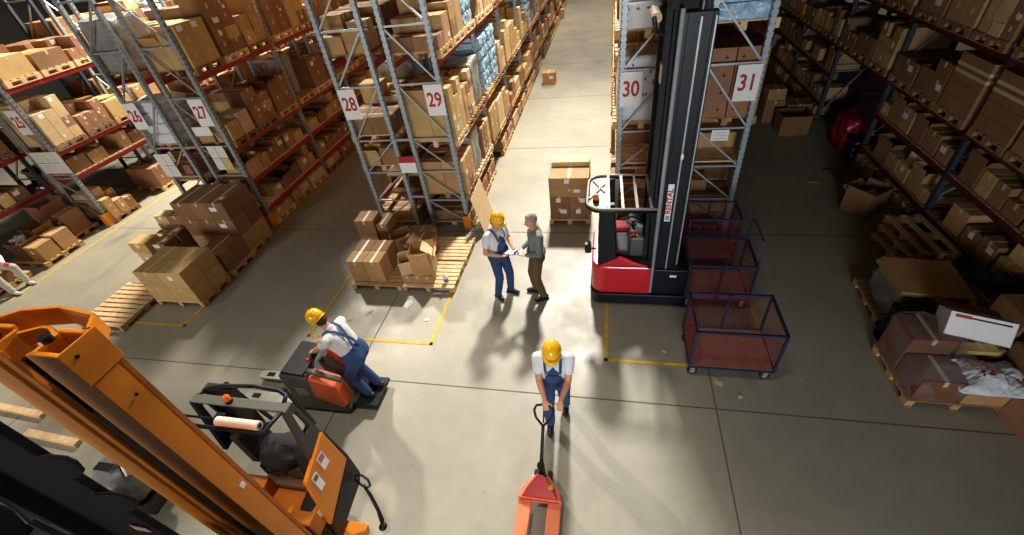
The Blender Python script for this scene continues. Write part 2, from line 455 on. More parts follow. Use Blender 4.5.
def mesh_pallet(w=.8, d=1.05, t=0):
    """wooden pallet: deck boards across, three stringers of blocks, base boards; w along y"""
    key = ('pallet', w, d, t)
    if key in PALM: return PALM[key]
    mb = MB(); nb = 5
    for i in range(nb):
        y = -w / 2 + .06 + i * (w - .12) / (nb - 1)
        mb.box((-d / 2, y - .055, .122), (d / 2, y + .055, .144))
    for x in (-d / 2 + .05, 0, d / 2 - .05):
        mb.box((x - .05, -w / 2, .1), (x + .05, w / 2, .122)); mb.box((x - .05, -w / 2, 0), (x + .05, w / 2, .02))
        for y in (-w / 2 + .06, 0, w / 2 - .06): mb.box((x - .05, y - .06, .02), (x + .05, y + .06, .1))
    PALM[key] = mb.mesh('shelf_pallet', (M_WOOD, M_WOODL, M_WOODD)[t]); return PALM[key]
LVN = {3: ['lowest', 'middle', 'top'], 4: ['lowest', 'second', 'third', 'top']}
SPECIAL = {('29', 0, 3.6, 2): 'blue', ('29', 1, 1.93, 0): 'blue', ('29', 1, 1.93, 1): 'blue', ('29', 2, 3.6, 1): 'blue', ('29', 4, 1.93, 1): 'blue', ('29', 0, .7, 1): 'greywrap',
           ('26', 0, 2.07, 0): 'whitebag', ('26', 0, 3.65, 0): 'greywrap', ('30', 0, 3.68, 0): 'whitebox', ('30', 0, 2.17, 0): 'whitewrap',
           ('31', 0, 3.68, 0): 'blue', ('31', 0, 2.17, 0): 'pluscarton', ('28', 0, 2.1, 2): 'greywrap', ('27', 0, 3.62, 1): 'greywrap_back', ('27', 1, 2.07, 0): 'greydrum',
           ('25', 1, 3.65, 2): 'whitebag', ('W', 2, 1.95, 0): 'tall', ('29', 3, 1.93, 2): 'blue', ('W', 1, 3.1, 1): 'tall', ('W', 1, 1.95, 2): 'tallwrap', ('29', 0, 1.93, 2): 'greywrap'}
SPOTS = []
NUMW = 'one two three four five six seven eight nine'.split()
def fill_pallet(k, R_, b, lvn, z, gap, sl, cy):
    x0, x1 = R_['x']; cx = (x0 + x1) / 2 + R_['s'] * .04; s = R_['s']
    rnd = random.random
    far = (cy > 18)
    kind = SPECIAL.get((k, b, round(z, 2), sl))
    PAL.append((k, b, lvn, sl, cx, cy, z, random.randrange(3) if k not in ('W', 'A') else 2, kind))
    zt = z + .144
    if kind in ('blue', 'greywrap', 'whitebag', 'whitebox', 'whitewrap', 'pluscarton', 'greydrum', 'tall', 'tallwrap'):
        SPOTS.append((kind, k, b, lvn, sl, cx, cy, zt, gap - .3)); return
    style = random.choice((0, 0, 1, 1, 2, 2, 3, 4, 4))
    t = random.choice((0, 0, 1, 1, 2, 3, 4)) if k in ('25', '29', '27') else random.choice((0, 1, 1, 3))
    maxh = max(.2, min(gap - .144 - .15, random.choice((.8, .95, 1.1, 1.2)) if gap > 1.1 else 9))
    if style == 0: nw, nd, h = 2, 2, random.choice((.24, .3, .36))
    elif style == 1: nw, nd, h = 3, 2, random.choice((.2, .25))
    elif style == 2: nw, nd, h = 2, 2, random.choice((.2, .26))
    elif style == 3: nw, nd, h = 1, 2, random.choice((.36, .45))
    else: nw, nd, h = random.choice((2, 3)), 2, 0
    if far: nd = 1
    fillk = random.choice((1., .95, .8, .65))
    for j in range(nd):
        for i in range(nw):
            w = .78 / nw; d = .98 / nd
            hh = min(h or random.choice((.18, .24, .3, .38)), maxh)
            tc = t if h else random.choice((t, t, 0, 1, 2, 4))
            nl = max(1, int(maxh * fillk / hh))
            if rnd() < .45: nl = max(1, nl - 1)
            jx = (j - (nd - 1) / 2) * d; iy = (i - (nw - 1) / 2) * w
            for l in range(nl):
                k1 = .97 - (rnd() * .1 if not h else 0); k2 = .97 - (rnd() * .16 if not h else 0)
                CART.append(dict(x=cx + jx + s * (1 - k2) * d * .3, y=cy + iy, z=zt + l * hh, w=round(w * k1, 2), d=round(d * k2, 2), h=hh, t=tc if rnd() < .85 else random.randrange(5), row=k, b=b, lv=lvn, sl=sl,
                                 l=l, nl=nl, j=('front' if (jx * s > 0 or nd == 1) else 'back'), i=i, nw=nw, r=(rnd() - .5) * (.015 if h else .05), open=(l == nl - 1 and hh > .25 and rnd() < (.12 if h else .3))))
def fill_shelf(k, R_, b, lvn, z, gap, ya):
    x0, x1 = R_['x']; s = R_['s']; cx = (x0 + x1) / 2
    y = ya + .12; i = 0
    mb = MB(); 
    while y < ya + BAY - .3:
        w = random.choice((.3, .36, .42, .5)); h = min(gap - .2, random.choice((.24, .3, .36, .42))); d = random.choice((.6, .7, .8))
        if y + w > ya + BAY - .08: break
        t = random.choice((0, 1, 1, 3, 2))
        if random.random() < .88:
            CART.append(dict(x=cx + s * (.44 - d / 2), y=y + w / 2, z=z + .035, w=round(w - .02, 2), d=d, h=h, t=t, row=k, b=b, lv=lvn, sl=i, l=0, nl=1, j='front', i=0, nw=1, r=(random.random() - .5) * .12, open=random.random() < .35, shelf=True))
            if random.random() < .3 and h < .32 and gap > .7:
                h2 = min(.24, gap - h - .2)
                CART.append(dict(x=cx + s * (.42 - d / 2), y=y + w / 2, z=z + .035 + h, w=round(w - .05, 2), d=round(d * .8, 2), h=h2, t=t, row=k, b=b, lv=lvn, sl=i, l=1, nl=2, j='front', i=0, nw=1, r=(random.random() - .5) * .12, open=False, shelf=True))
                CART[-2]['open'] = False; CART[-2]['nl'] = 2
        y += w + random.choice((.01, .02, .06)); i += 1
SHELVES = []
for k, R_ in ROWS.items():
    lv = [0.] + list(R_['lv'])
    if k == 'A': lv = lv[1:]
    for b in range(R_['n']):
        ya = R_['y'] + b * BAY
        for li, z in enumerate(lv):
            if k == 'W' and b == 3 and z < 1.9: continue
            if k == 'A' and b == 0: continue
            gap = (lv[li + 1] - z) if li + 1 < len(lv) else 1.5
            if z == 0: lvn = 'floor-level'
            else: lvn = LVN[len(R_['lv'])][list(R_['lv']).index(z)]
            if z == 0 and k == 'W' and b < 2: continue
            if gap < 1.0 and z > 0 and not (k == '28'):
                SHELVES.append((k, b, lvn, z)); fill_shelf(k, R_, b, lvn, z, gap, ya)
            else:
                zz = z
                for sl in range(3):
                    if random.random() < .05 and (k, b, round(z, 2), sl) not in SPECIAL: continue
                    fill_pallet(k, R_, b, lvn, zz, gap, sl, ya + .5 + sl * .86)
HIGH = []  # unseen loads added on the upper beams to keep light out of neighbouring aisles
for k in ('28', '29', '30', '31'):
    R_ = ROWS[k]
    for b in range(R_['n']):
        for z in (5.2, 6.7):
            for sl in range(3):
                HIGH.append(((R_['x'][0] + R_['x'][1]) / 2, R_['y'] + b * BAY + .5 + sl * .86, z))
# wooden shelf decks lie loose on the beams
BAYN = ORD
for (k, b, lvn, z) in SHELVES:
    R_ = ROWS[k]; x0, x1 = R_['x']; mb = MB(); ya = R_['y'] + b * BAY
    n = 16
    for i in range(n):
        y = .09 + (BAY - .1) * i / n; mb.box((-.47, y, 0), (.47, y + (BAY - .1) / n - .03, .03))
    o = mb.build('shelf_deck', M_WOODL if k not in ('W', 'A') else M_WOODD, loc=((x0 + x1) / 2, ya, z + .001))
    tag(o, 'slatted wooden deck on the %s shelf of %s, %s bay' % (lvn, R_['sh'], ORD[b]), 'shelf deck', 'slatted shelf decks')

# which cartons show largest: cast the picture's rays at plain boxes
vv, ff, own = [], [], []
for ci, c in enumerate(CART):
    n = len(vv); hw, hd = c['w'] / 2, c['d'] / 2
    for dz in (0, c['h']):
        for (a, b) in ((-hd, -hw), (hd, -hw), (hd, hw), (-hd, hw)): vv.append((c['x'] + a, c['y'] + b, c['z'] + dz))
    for f in ((0, 3, 2, 1), (4, 5, 6, 7), (0, 1, 5, 4), (1, 2, 6, 5), (2, 3, 7, 6), (3, 0, 4, 7)): ff.append([n + i for i in f]); own.append(ci)
for pi, (k, b, lvn, sl, cx, cy, z, t, kind) in enumerate(PAL):
    n = len(vv)
    for dz in (0, .144):
        for (a, c_) in ((-.51, -.4), (.51, -.4), (.51, .4), (-.51, .4)): vv.append((cx + a, cy + c_, z + dz))
    for f in ((0, 3, 2, 1), (4, 5, 6, 7), (0, 1, 5, 4), (1, 2, 6, 5), (2, 3, 7, 6), (3, 0, 4, 7)): ff.append([n + i for i in f]); own.append(len(CART) + pi)
bvh = BVHTree.FromPolygons(vv, ff)
hits = [0] * (len(CART) + len(PAL)); org = Vector((0, 0, CAMZ))
for py in range(1, 535, 2):
    for px in range(1, 1024, 2):
        u = (px - 512) / FPX; v = (py - 267.5) / FPX
        d = Vector([RW[0][i] * u + RW[1][i] * v + RW[2][i] for i in range(3)]).normalized()
        h_ = bvh.ray_cast(org, d, 60)
        if h_[0] is not None: hits[own[h_[2]]] += 1
porder = sorted(range(len(PAL)), key=lambda i: -hits[len(CART) + i])
order = sorted(range(len(CART)), key=lambda i: -hits[i])
N_IND = 225
IND = set(i for i in order[:N_IND] if hits[i] > 2)
print('cartons', len(CART), 'seen', sum(1 for h in hits if h > 0), 'individual', len(IND), 'pallets', len(PAL), 'last hits', hits[order[N_IND - 1]])

def mesh_open(w, d, h, t, fl=.14):
    """open-topped carton with four splayed flaps and a dark load low inside"""
    key = 'opencarton_%.2f_%.2f_%.2f_%d' % (w, d, h, t)
    if key in bpy.data.meshes: return bpy.data.meshes[key]
    mb = MB(); e = .006
    mb.box((-d / 2, -w / 2, 0), (d / 2, w / 2, e))
    mb.box((-d / 2, -w / 2, e), (-d / 2 + e, w / 2, h)); mb.box((d / 2 - e, -w / 2, e), (d / 2, w / 2, h))
    mb.box((-d / 2 + e, -w / 2, e), (d / 2 - e, -w / 2 + e, h)); mb.box((-d / 2 + e, w / 2 - e, e), (d / 2 - e, w / 2, h))
    fl = min(fl, w * .45)
    for (axis, s) in (('x', 1), ('x', -1), ('y', 1), ('y', -1)):
        ang = {('x', 1): 1.9, ('x', -1): 1.2, ('y', 1): .9, ('y', -1): 1.5}[(axis, s)]
        if axis == 'x':
            T = Matrix.Translation((s * d / 2, 0, h)) @ Matrix.Rotation(s * (ang - PI / 2 + .5), 4, 'Y')
            mb.box((-.003, -w / 2, 0), (.003, w / 2, fl), T)
        else:
            T = Matrix.Translation((0, s * w / 2, h)) @ Matrix.Rotation(-s * (ang - PI / 2 + .6), 4, 'X')
            mb.box((-d / 2, -.003, 0), (d / 2, .003, fl), T)
    mb.cur = 1; mb.box((-d / 2 + .02, -w / 2 + .02, e), (d / 2 - .02, w / 2 - .02, h * .6))
    return mb.mesh(key, [CARD[t], mat('packed_goods', '3b342c', .8, noise=.5, scale=20)])
used = set()
mass = MB(); GR = {}
for ci, c in enumerate(CART):
    R_ = ROWS[c['row']]; s = R_['s']
    if ci in IND:
        if c['open']: me = mesh_open(c['w'], c['d'], round(c['h'] * .85, 2), c['t'])
        else: me = mesh_carton(c['w'], c['d'], c['h'], c['t'])
        o = link('carton', me, loc=(c['x'], c['y'], c['z'] + .001 + .001 * c['l']), rz=c['r'])
        bay = ORD[c['b']]
        if c.get('shelf'): pos = 'spot %s' % ('one two three four five six seven eight nine'.split()[min(c['sl'], 8)])
        else: pos = ORD[c['sl']] + ' pallet'
        lay = '' if c['nl'] == 1 else {0: 'bottom layer', c['nl'] - 1: 'top layer'}.get(c['l'], ORD[c['l']] + ' layer')
        row = '' if c.get('shelf') else c['j']
        cn = '' if c['nw'] == 1 else ' column ' + ('one', 'two', 'three')[c['i']]
        parts = ['%s%s carton' % ('open ' if c['open'] else '', TINT[c['t']].replace('reddish brown', 'reddish')), '%s %s shelf' % (R_['sh'], c['lv']), bay + ' bay', pos, lay.replace(' layer', '') , (row + cn.replace(' column', '')).strip()]
        lb = ', '.join(p for p in parts if p)
        tag(o, lb, 'carton', 'cartons on %s' % R_['sh'])
        if hits[ci] > 8 and not c['open']:
            tp = link('packing_tape', mesh_tape(c['w'], c['d'], c['h'], s), o)
            if (ci * 7) % 10 < 4: link('paper_label', mesh_label(c['w'], c['d'], c['h'], s, ci % 3), o)
    else:
        if hits[ci] == 0 and c['y'] > 16 and c['j'] == 'back': continue
        T = Matrix.Translation((c['x'], c['y'], c['z'] + .001 + .001 * c['l'])) @ Matrix.Rotation(c['r'] * .4, 4, 'Z')
        mass.cur = c['t']; hw, hd, h = c['w'] / 2, c['d'] / 2, c['h']
        mass.box((-hd, -hw, 0), (hd, hw, h), T)
        if hits[ci] > 0:
            mass.cur = 5; mass.box((-hd - .002, -.024, h), (hd + .002, .024, h + .002), T)
            x = s * hd; a, b = sorted((x, x + s * .002)); mass.box((a, -.024, h * .7), (b, .024, h), T)
            if ci % 4 == 0: o_ = ((ci * 13) % 10 / 10 - .5) * hw; mass.cur = 6; mass.box((a, o_ - .2 * hw, h * .35), (b, o_ + .25 * hw, h * .62), T)
for n_, (cx, cy, z) in enumerate(HIGH):
    for l in range(2):
        for i in (-1, 1):
            mass.cur = (n_ + l) % 4; mass.box((cx - .49, cy + i * .195 - .19, z + .146 + l * .56), (cx + .49, cy + i * .195 + .19, z + .146 + l * .56 + .55))
o = mass.build('cartons', CARD + [M_TAPE, M_PAPER]); tag(o, 'smaller cartons along the aisles and behind others, plus unseen high loads added to block light', 'carton', kind='stuff')

PIND = set(i for i in porder[:225] if hits[len(CART) + i] > 0)
pm = MB(); src = mesh_pallet(.8, 1.02, 0)
sv = [tuple(v.co) for v in src.vertices]; sf = [tuple(p.vertices) for p in src.polygons]
def add_p(cx, cy, z):
    n = len(pm.v); pm.v += [(x + cx, y + cy, z_ + z) for (x, y, z_) in sv]; pm.f += [tuple(n + i for i in f) for f in sf]; pm.mi += [0] * len(sf)
for pi, (k, b, lvn, sl, cx, cy, z, t, kind) in enumerate(PAL):
    if pi not in PIND: add_p(cx, cy, z + .0005); continue
    o = link('wooden_pallet', mesh_pallet(.8, 1.02, t), loc=(cx, cy, z + .0005))
    tag(o, 'wooden pallet under goods, %s %s shelf, %s bay, %s place' % (ROWS[k]['sh'], lvn, ORD[b], ORD[sl]), 'pallet', 'pallets on the rack beams')
for (cx, cy, z) in HIGH: add_p(cx, cy, z + .0005)
o = pm.build('wooden_pallets', M_WOOD); tag(o, 'remaining wooden pallets along the racks, behind goods and under unseen loads added to block light', 'pallet', kind='stuff')
print('pallets', len(PIND))

# ------------------------------------------------------------------ special shelf goods
def wrap_block(name, lab, cat, lo, hi, mt, seed=0, amp=.03, parent=None, grp=None):
    """a bulging film-wrapped bundle"""
    import mathutils.noise as mn
    mb = MB(); x0, y0, z0 = lo; x1, y1, z1 = hi
    N = 9; idx = {}
    def P(i, j, k):
        key = (i, j, k)
        if key in idx: return idx[key]
        u, v, w = [2 * a / N - 1 for a in (i, j, k)]
        def sq(a): return math.copysign(1 - (1 - abs(a)) ** 1.25, a)
        p = Vector((sq(u), sq(v), sq(w)))
        r = Vector((u, v, w)); corner = max(0, (abs(u) + abs(v) + abs(w)) - 2.0) * .07
        nz = mn.noise(Vector((u * 1.7 + seed, v * 1.7, w * 1.7))) * amp * 2
        q = Vector(((x0 + x1) / 2 + (x1 - x0) / 2 * p.x * (1 - corner), (y0 + y1) / 2 + (y1 - y0) / 2 * p.y * (1 - corner), (z0 + z1) / 2 + (z1 - z0) / 2 * (p.z if k == 0 else p.z * (1 - corner))))
        if k > 0: q += Vector((p.x, p.y, p.z)) * (nz - amp)
        idx[key] = len(mb.v); mb.v.append(tuple(q)); return idx[key]
    for a in range(N):
        for b in range(N):
            for (f, g) in (((lambda i, j: P(i, j, 0)), True), ((lambda i, j: P(i, j, N)), False), ((lambda i, j: P(0, i, j)), True), ((lambda i, j: P(N, i, j)), False), ((lambda i, j: P(i, 0, j)), False), ((lambda i, j: P(i, N, j)), True)):
                q = (f(a, b), f(a + 1, b), f(a + 1, b + 1), f(a, b + 1))
                mb.f.append(q[::-1] if g else q); mb.mi.append(0)
    o = mb.build(name, mt, parent, smooth=True)
    if parent is None: tag(o, lab, cat, grp)
    return o
for (kind, k, b, lvn, sl, cx, cy, z, room) in SPOTS:
    R_ = ROWS[k]; s = R_['s']; where = '%s, %s shelf, %s bay, %s pallet' % (R_['sh'], lvn, ORD[b], ORD[sl]); z += .002
    if kind == 'blue':
        n = max(2, min(5, int(room / .26)))
        for l in range(n):
            for i in range(2):
                wrap_block('bottle_pack', 'blue bottle pack, %s, layer %s, %s' % (where, NUMW[l], ('near', 'far')[i]), 'bottle pack',
                           (cx - .48, cy - .38 + i * .385, z + l * .25), (cx + .48, cy - .005 + i * .385, z + l * .25 + .247), M_BPLAST, l * 3 + i, .012, grp='blue bottle packs')
    elif kind == 'whitebag':
        for l in range(4):
            wrap_block('white_sack', 'white sack, %s, %s from the bottom' % (where, ORD[l]), 'sack', (cx - .45, cy - .38, z + l * .24), (cx + .45, cy + .38, z + l * .24 + .235), M_WPLAST, l, .02, grp='white plastic sacks')
    elif kind in ('greywrap',):
        wrap_block('wrapped_bundle', 'grey film-wrapped bundle, ' + where, 'wrapped bundle', (cx - .46, cy - .38, z), (cx + .46, cy + .38, z + min(room, 1.0)), M_GREYPL, 5, .03)
    elif kind == 'greydrum':
        for q in (-1, 1):
            mb = MB(); mb.tube([(0, 0, 0), (0, 0, .02), (0, 0, .5), (0, 0, .98), (0, 0, 1.0)], [.17, .18, .18, .18, .17], 20)
            o = mb.build('grey_film_roll', M_GREYPL, loc=(cx, cy + q * .19, z), smooth=False); tag(o, 'grey roll, %s, %s' % (where, 'near one' if q < 0 else 'far one'), 'roll', 'grey rolls')
    elif kind == 'whitewrap':
        root = empty('wrapped_carton', (cx, cy, z), 0, 'white film-wrapped goods with red spots behind sign thirty', 'wrapped goods')
        wrap_block('wrap', None, None, (-.46, -.38, 0), (.46, .38, 1.1), M_WPLAST, 2, .01, root)
        mb = MB()
        for q in range(16): a, c_ = random.uniform(-.25, .3), random.uniform(.4, 1.0); mb.cb((a, -.387, c_), (.03, .004, .05))
        mb.build('red_spot', M_RED, root)
    elif kind == 'whitebox':
        root = empty('printed_carton', (cx, cy, z), 0, 'white printed carton with red and black band above sign thirty', 'carton')
        mb = MB(); mb.box((-.45, -.38, 0), (.45, .38, .66)); mb.box((-.45, -.38, .66), (.45, -.003, .665)); mb.box((-.45, .003, .66), (.45, .38, .665)); mb.build('carton_body', M_SIGN, root)
        mb = MB(); mb.box((-.25, -.385, .5), (.35, -.38, .63)); mb.build('black_band', M_BLACKM, root)
        mb = MB()
        for (x_, z_) in ((-.4, .58), (-.4, .5), (-.33, .54), (-.33, .6), (-.26, .5)): mb.cb((x_, -.386, z_), (.06, .004, .05))
        for x_ in (-.33, -.18, -.02, .14, .28): mb.cb((x_, -.384, .28), (.05, .004, .03))
        mb.build('red_print', M_RED, root)
        o = link('carton', mesh_carton(.7, .8, .3, 1), loc=(cx, cy, z + .67)); tag(o, 'brown carton on top of the white printed carton above sign thirty', 'carton')
    elif kind == 'pluscarton':
        for l in range(4):
            for i in range(2):
                for j in range(2):
                    o = link('carton', mesh_carton(.37, .47, .28, 3), loc=(cx + (j - .5) * .49, cy + (i - .5) * .385, z + l * .281))
                    tag(o, 'plus-marked brown carton behind sign thirty-one, %s layer, %s %s' % (ORD[l], ('near', 'rear')[i], ('mast side', 'aisle side')[j]), 'carton', 'plus-marked cartons behind sign thirty-one')
                    if i == 0:
                        m2 = MB()
                        for x_ in (-.14, .1): m2.box((x_ - .03, -.1875, .13), (x_ + .03, -.1855, .145)); m2.box((x_ - .008, -.1875, .105), (x_ + .008, -.1855, .17))
                        m2.build('plus_print', M_BLACKM, o)
    elif kind in ('tall', 'tallwrap'):
        root = empty('wrapped_load', (cx, cy, z), 0, 'film-strapped block of brown cartons, ' + where, 'wrapped load')
        nl = 4; H = min(room, 1.1) / nl
        mb = MB()
        for l in range(nl):
            for i in range(2): mb.box((-.5, -.39 + i * .395, l * H), (.5, -.005 + i * .395, l * H + H - .006))
        mb.build('carton_block', CARD[1], root)
        mb = MB()
        for z_ in (H * 2.6, H * 3.1): mb.box((-.504, -.394, z_), (.504, -.391, z_ + .05)); mb.box((-.504, -.394, z_), (-.501, .394, z_ + .05)); mb.box((.501, -.394, z_), (.504, .394, z_ + .05))
        mb.build('film_strap', M_TAPE, root)
# ------------------------------------------------------------------ floor pallets and goods
def floor_pallet(x, y, lab, w=1.15, d=.8, rz=0., nb=7, mt=None, boards='x'):
    """pallet with separate parts; deck boards run along local x, w long, set out over d"""
    mt = mt or M_WOODL
    root = empty('wooden_pallet', (x, y, .001), rz, lab, 'pallet')
    for i in range(nb):
        yy = -d / 2 + .05 + i * (d - .1) / (nb - 1)
        mb = MB(); mb.box((-w / 2, yy - .045, .122), (w / 2, yy + .045, .144)); mb.build('deck_board', mt, root, bevel=.003)
    for xx in (-w / 2 + .05, 0, w / 2 - .05):
        mb = MB(); mb.box((xx - .045, -d / 2, .1), (xx + .045, d / 2, .1215)); mb.build('cross_board', M_WOOD, root)
        mb = MB(); mb.box((xx - .045, -d / 2, 0), (xx + .045, d / 2, .02)); mb.build('base_board', M_WOODD, root)
        for yy in (-d / 2 + .07, 0, d / 2 - .07):
            mb = MB(); mb.box((xx - .044, yy - .06, .0205), (xx + .044, yy + .06, .0995)); mb.build('block', M_WOOD, root)
    return root
def ctn(x, y, z, w, d, h, t, lab, rz=0., tape=True, label=-1, face=1, op=False, grp=None):
    """w along world x here: the proto's y axis is turned to x"""
    me = mesh_open(w, d, h, t) if op else mesh_carton(round(w, 2), round(d, 2), round(h, 2), t)
    o = link('carton', me, loc=(x, y, z), rz=rz + PI / 2)
    tag(o, lab, 'carton', grp)
    if tape and not op: link('packing_tape', mesh_tape(round(w, 2), round(d, 2), round(h, 2), 1), o)
    if label >= 0: link('paper_label', mesh_label(round(w, 2), round(d, 2), round(h, 2), -1, label), o)
    return o
# empty pallet by rack twenty-seven's bay
floor_pallet(-9.72, 4.87, 'empty pale wooden pallet lying on the floor beside the large carton stack', 1.1, 1.25, 0.0, 10)
# front block of large cartons
floor_pallet(-8.46, 5.42, 'wooden pallet under the golden carton block by the empty pallet', 1.14, .86, 0, 6)
for l in range(2):
    for i in range(2):
        for j in range(2):
            ctn(-8.46 + (i - .5) * .56, 5.41 + (j - .5) * .42, .147 + l * .385, .55, .41, .38, 2,
                'golden carton of the taped block by the empty pallet, %s layer, %s %s' % (('lower', 'upper')[l], ('front', 'back')[j], ('pallet side', 'rack side')[i]), label=1 if (j == 0 and i == 1 and l == 1) else -1, grp='golden cartons of the taped block')
floor_pallet(-8.46, 6.32, 'wooden pallet behind the golden carton block, holding a lower carton', 1.14, .8, 0, 6)
for i in range(2): ctn(-8.27 , 6.13 + i * .37, .147, .62, .35, .45, 1, 'low brown carton between the golden block and the tall stack, %s' % ('in front', 'behind')[i], label=-1)
# tall stack
floor_pallet(-8.62, 7.12, 'wooden pallet carrying the tall carton stack under rack twenty-seven', 1.3, .76, 0, 6)
for l in range(3):
    for i in range(3):
        for j in range(2):
            ctn(-8.65 + (i - 1) * .45, 7.1 + (j - .5) * .42, .147 + l * .43, .44, .41, .425, 1 if l else 0,
                'brown carton of the tall stack at rack twenty-seven, %s layer, %s %s' % (ORD[l], ('front', 'back')[j], ('aisle side', 'middle', 'shaded side')[i]), label=2 if (j == 0 and i == 2 and l) else -1, grp='cartons of the tall stack')
# loose cartons beside the tall stack
floor_pallet(-9.85, 6.55, 'wooden pallet mostly hidden under small loose cartons beside rack twenty-six', 1.0, 1.2, 0, 8)
lo = [(-10.0, 6.18, .147, .42, .36, .42, 4, 'pale carton with a red and black label nearest the golden block'), (-10.02, 6.18, .57, .46, .36, .26, 2, 'golden flat carton on the pale carton near the golden block'),
      (-9.57, 6.25, .147, .36, .34, .38, 1, 'brown carton beside the pale carton near the golden block'), (-9.6, 6.62, .147, .4, .34, .62, 1, 'brown upright carton behind the small cartons'),
      (-10.05, 6.6, .147, .4, .36, .5, 0, 'tan carton at the back of the loose small cartons'), (-9.6, 6.25, .53, .36, .3, .22, 1, 'small brown carton lying on top beside the golden flat carton'),
      (-10.1, 7.0, .147, .4, .3, .62, 0, 'tan carton of the loose pile carrying the white one'), (-9.68, 7.0, .147, .36, .34, .85, 3, 'reddish carton against the tall stack'),
      (-10.1, 7.0, .77, .36, .28, .2, 4, 'white-topped small carton on the loose pile')]
for (x, y, z, w, d, h, t, lb) in lo: o = ctn(x, y, z, w, d, h, t, lb, rz=random.uniform(-.05, .05), label=random.randrange(3))
mb = MB(); mb.box((-.1, -.0035, 0), (.1, 0, .07)); mb.cur = 1; mb.box((.1, -.0035, 0), (.17, 0, .07))
o = mb.build('printed_card', [M_BLACKM, M_RED], loc=(-9.98, 5.994, .3)); tag(o, 'black and red printed card on the pale carton', 'card')
# more loose cartons on the floor at the foot of rack twenty-six
for i, (x, y) in enumerate(((-9.0, 7.3),)): pass

# bay before rack twenty-eight/29
for (x, y, lb) in ((-4.38, 6.1, 'wooden pallet with four taped cartons in the yellow bay of rack twenty-eight'), (-4.36, 6.95, 'wooden pallet behind the four taped cartons, before rack twenty-eight'),
                   (-3.3, 6.1, 'wooden pallet carrying the open carton with raised flaps'), (-3.28, 6.95, 'wooden pallet at the orange foot guard of rack twenty-nine')):
    floor_pallet(x, y, lb, 1.06, .8, .0, 7, M_WOODL if x > -4 else M_WOOD)
for i in range(2):
    for j in range(2):
        ctn(-4.72 + i * .36, 5.98 + j * .36, .147, .35, .35, .5, 0 if j == 0 else 1, 'tan carton of the four on the pallet before rack twenty-eight, %s %s' % (('front', 'back')[j], ('outer', 'inner')[i]), grp='four cartons before rack twenty-eight')
for l in range(2): ctn(-4.98, 7.1, .001 + l * .421, .42, .4, .42, l, '%s carton of the pair standing on the floor before rack twenty-eight' % ('lower', 'upper')[l], rz=.05)
ctn(-4.62, 7.18, .147, .24, .46, .58, 1, 'narrow brown carton beside the pair before rack twenty-eight')
ctn(-4.22, 6.86, .147, .42, .36, .28, 1, 'tilted brown open carton behind the four taped cartons', rz=.5, label=0, op=True)
ctn(-3.86, 7.12, .147, .5, .46, .3, 0, 'tan carton straddling the two rear pallets before rack twenty-nine', rz=-.1)
ctn(-3.68, 6.73, .147, .5, .4, .42, 1, 'brown taped carton behind the open flapped carton', rz=-.06)
k_ = 0
for (x, y) in ((-3.72, 5.9), (-3.51, 5.9), (-3.3, 5.9), (-3.62, 6.12), (-3.36, 6.12)):
    ctn(x, y, .147, .2, .19, .17, 0, 'small tan carton under the open flapped carton, %s of five' % ORD[k_], rz=random.uniform(-.05, .05), grp='small cartons under the open one'); k_ += 1
o = ctn(-3.38, 6.02, .322, .42, .38, .4, 0, 'tall open carton with raised flaps on the pallet before rack twenty-nine', rz=.2, op=True)
# its tall front flap
mb = MB(); mb.cb((0, 0, .2), (.34, .006, .38), 0, Matrix.Rotation(.25, 4, 'X')); mb.build('front_flap', CARD[0], o, loc=(-.2, 0, .2), rz=-PI / 2)
mb = MB(); mb.cb((0, 0, .1), (.3, .006, .3), 0, Matrix.Rotation(-.9, 4, 'X')); mb.build('pale_flap', CARD[4], o, loc=(.1, -.2, .36), rz=0)
ctn(-3.76, 6.0, .322, .24, .34, .2, 4, 'small carton with blue print beside the open flapped carton', rz=.4, op=True)
mb = MB(); mb.tube([(0, 0, 0), (0, 0, .14), (0, 0, .17), (0, 0, .18), (0, 0, .22)], [.045, .045, .03, .016, .016], 14); mb.cur = 1; mb.tube([(0, 0, .04), (0, 0, .11)], [.0465, .0465], 14)
o = mb.build('bottle', [M_WPLAST, M_BPLAST2], loc=(-2.95, 5.86, .146)); tag(o, 'white bottle with a blue label on the corner of the pallet', 'bottle')
mb = MB(); mb.box((-.006, -.48, 0), (.006, .48, .92), Matrix.Rotation(-.2, 4, 'Y'))
o = mb.build('cardboard_sheet', CARD[4], loc=(-2.62, 8.1, .004), rz=.04); tag(o, 'tan cardboard sheet leaning at the end upright of rack twenty-nine', 'cardboard')
for i, (x, y, sx, sy) in enumerate(((-3.6, 5.37, .09, .12), (-4.3, 5.1, .1, .04), (-4.6, 4.9, .06, .05), (-3.1, 5.0, .05, .04), (.95, 4.62, .03, .05), (1.65, 4.12, .11, .06), (4.6, 9.8, .16, .07), (1.9, 3.9, .05, .03))):
    mb = MB(); mb.v += [(-sx, -sy * .6, .001), (sx * .3, -sy, .006), (sx, sy * .3, .002), (sx * .1, sy, .012), (-sx * .7, sy * .5, .004), (0, 0, .016)]
    mb.f += [(0, 1, 5), (1, 2, 5), (2, 3, 5), (3, 4, 5), (4, 0, 5), (4, 3, 2, 1, 0)]; mb.mi += [0] * 6
    o = mb.build('paper_scrap', M_PAPER if i in (0, 3) else CARD[4], loc=(x, y, .002), rz=i)
    tag(o, 'crumpled scrap on the floor, ' + ('white one before the open flapped carton', 'pale one before the four taped cartons', 'small one near the four taped cartons', 'tiny one inside the yellow bay line', 'tiny one before the red reach truck', 'tan one below the front mesh cart', 'pale torn one in the dim aisle', 'tiny one beside the front cart wheel')[i], 'scrap')

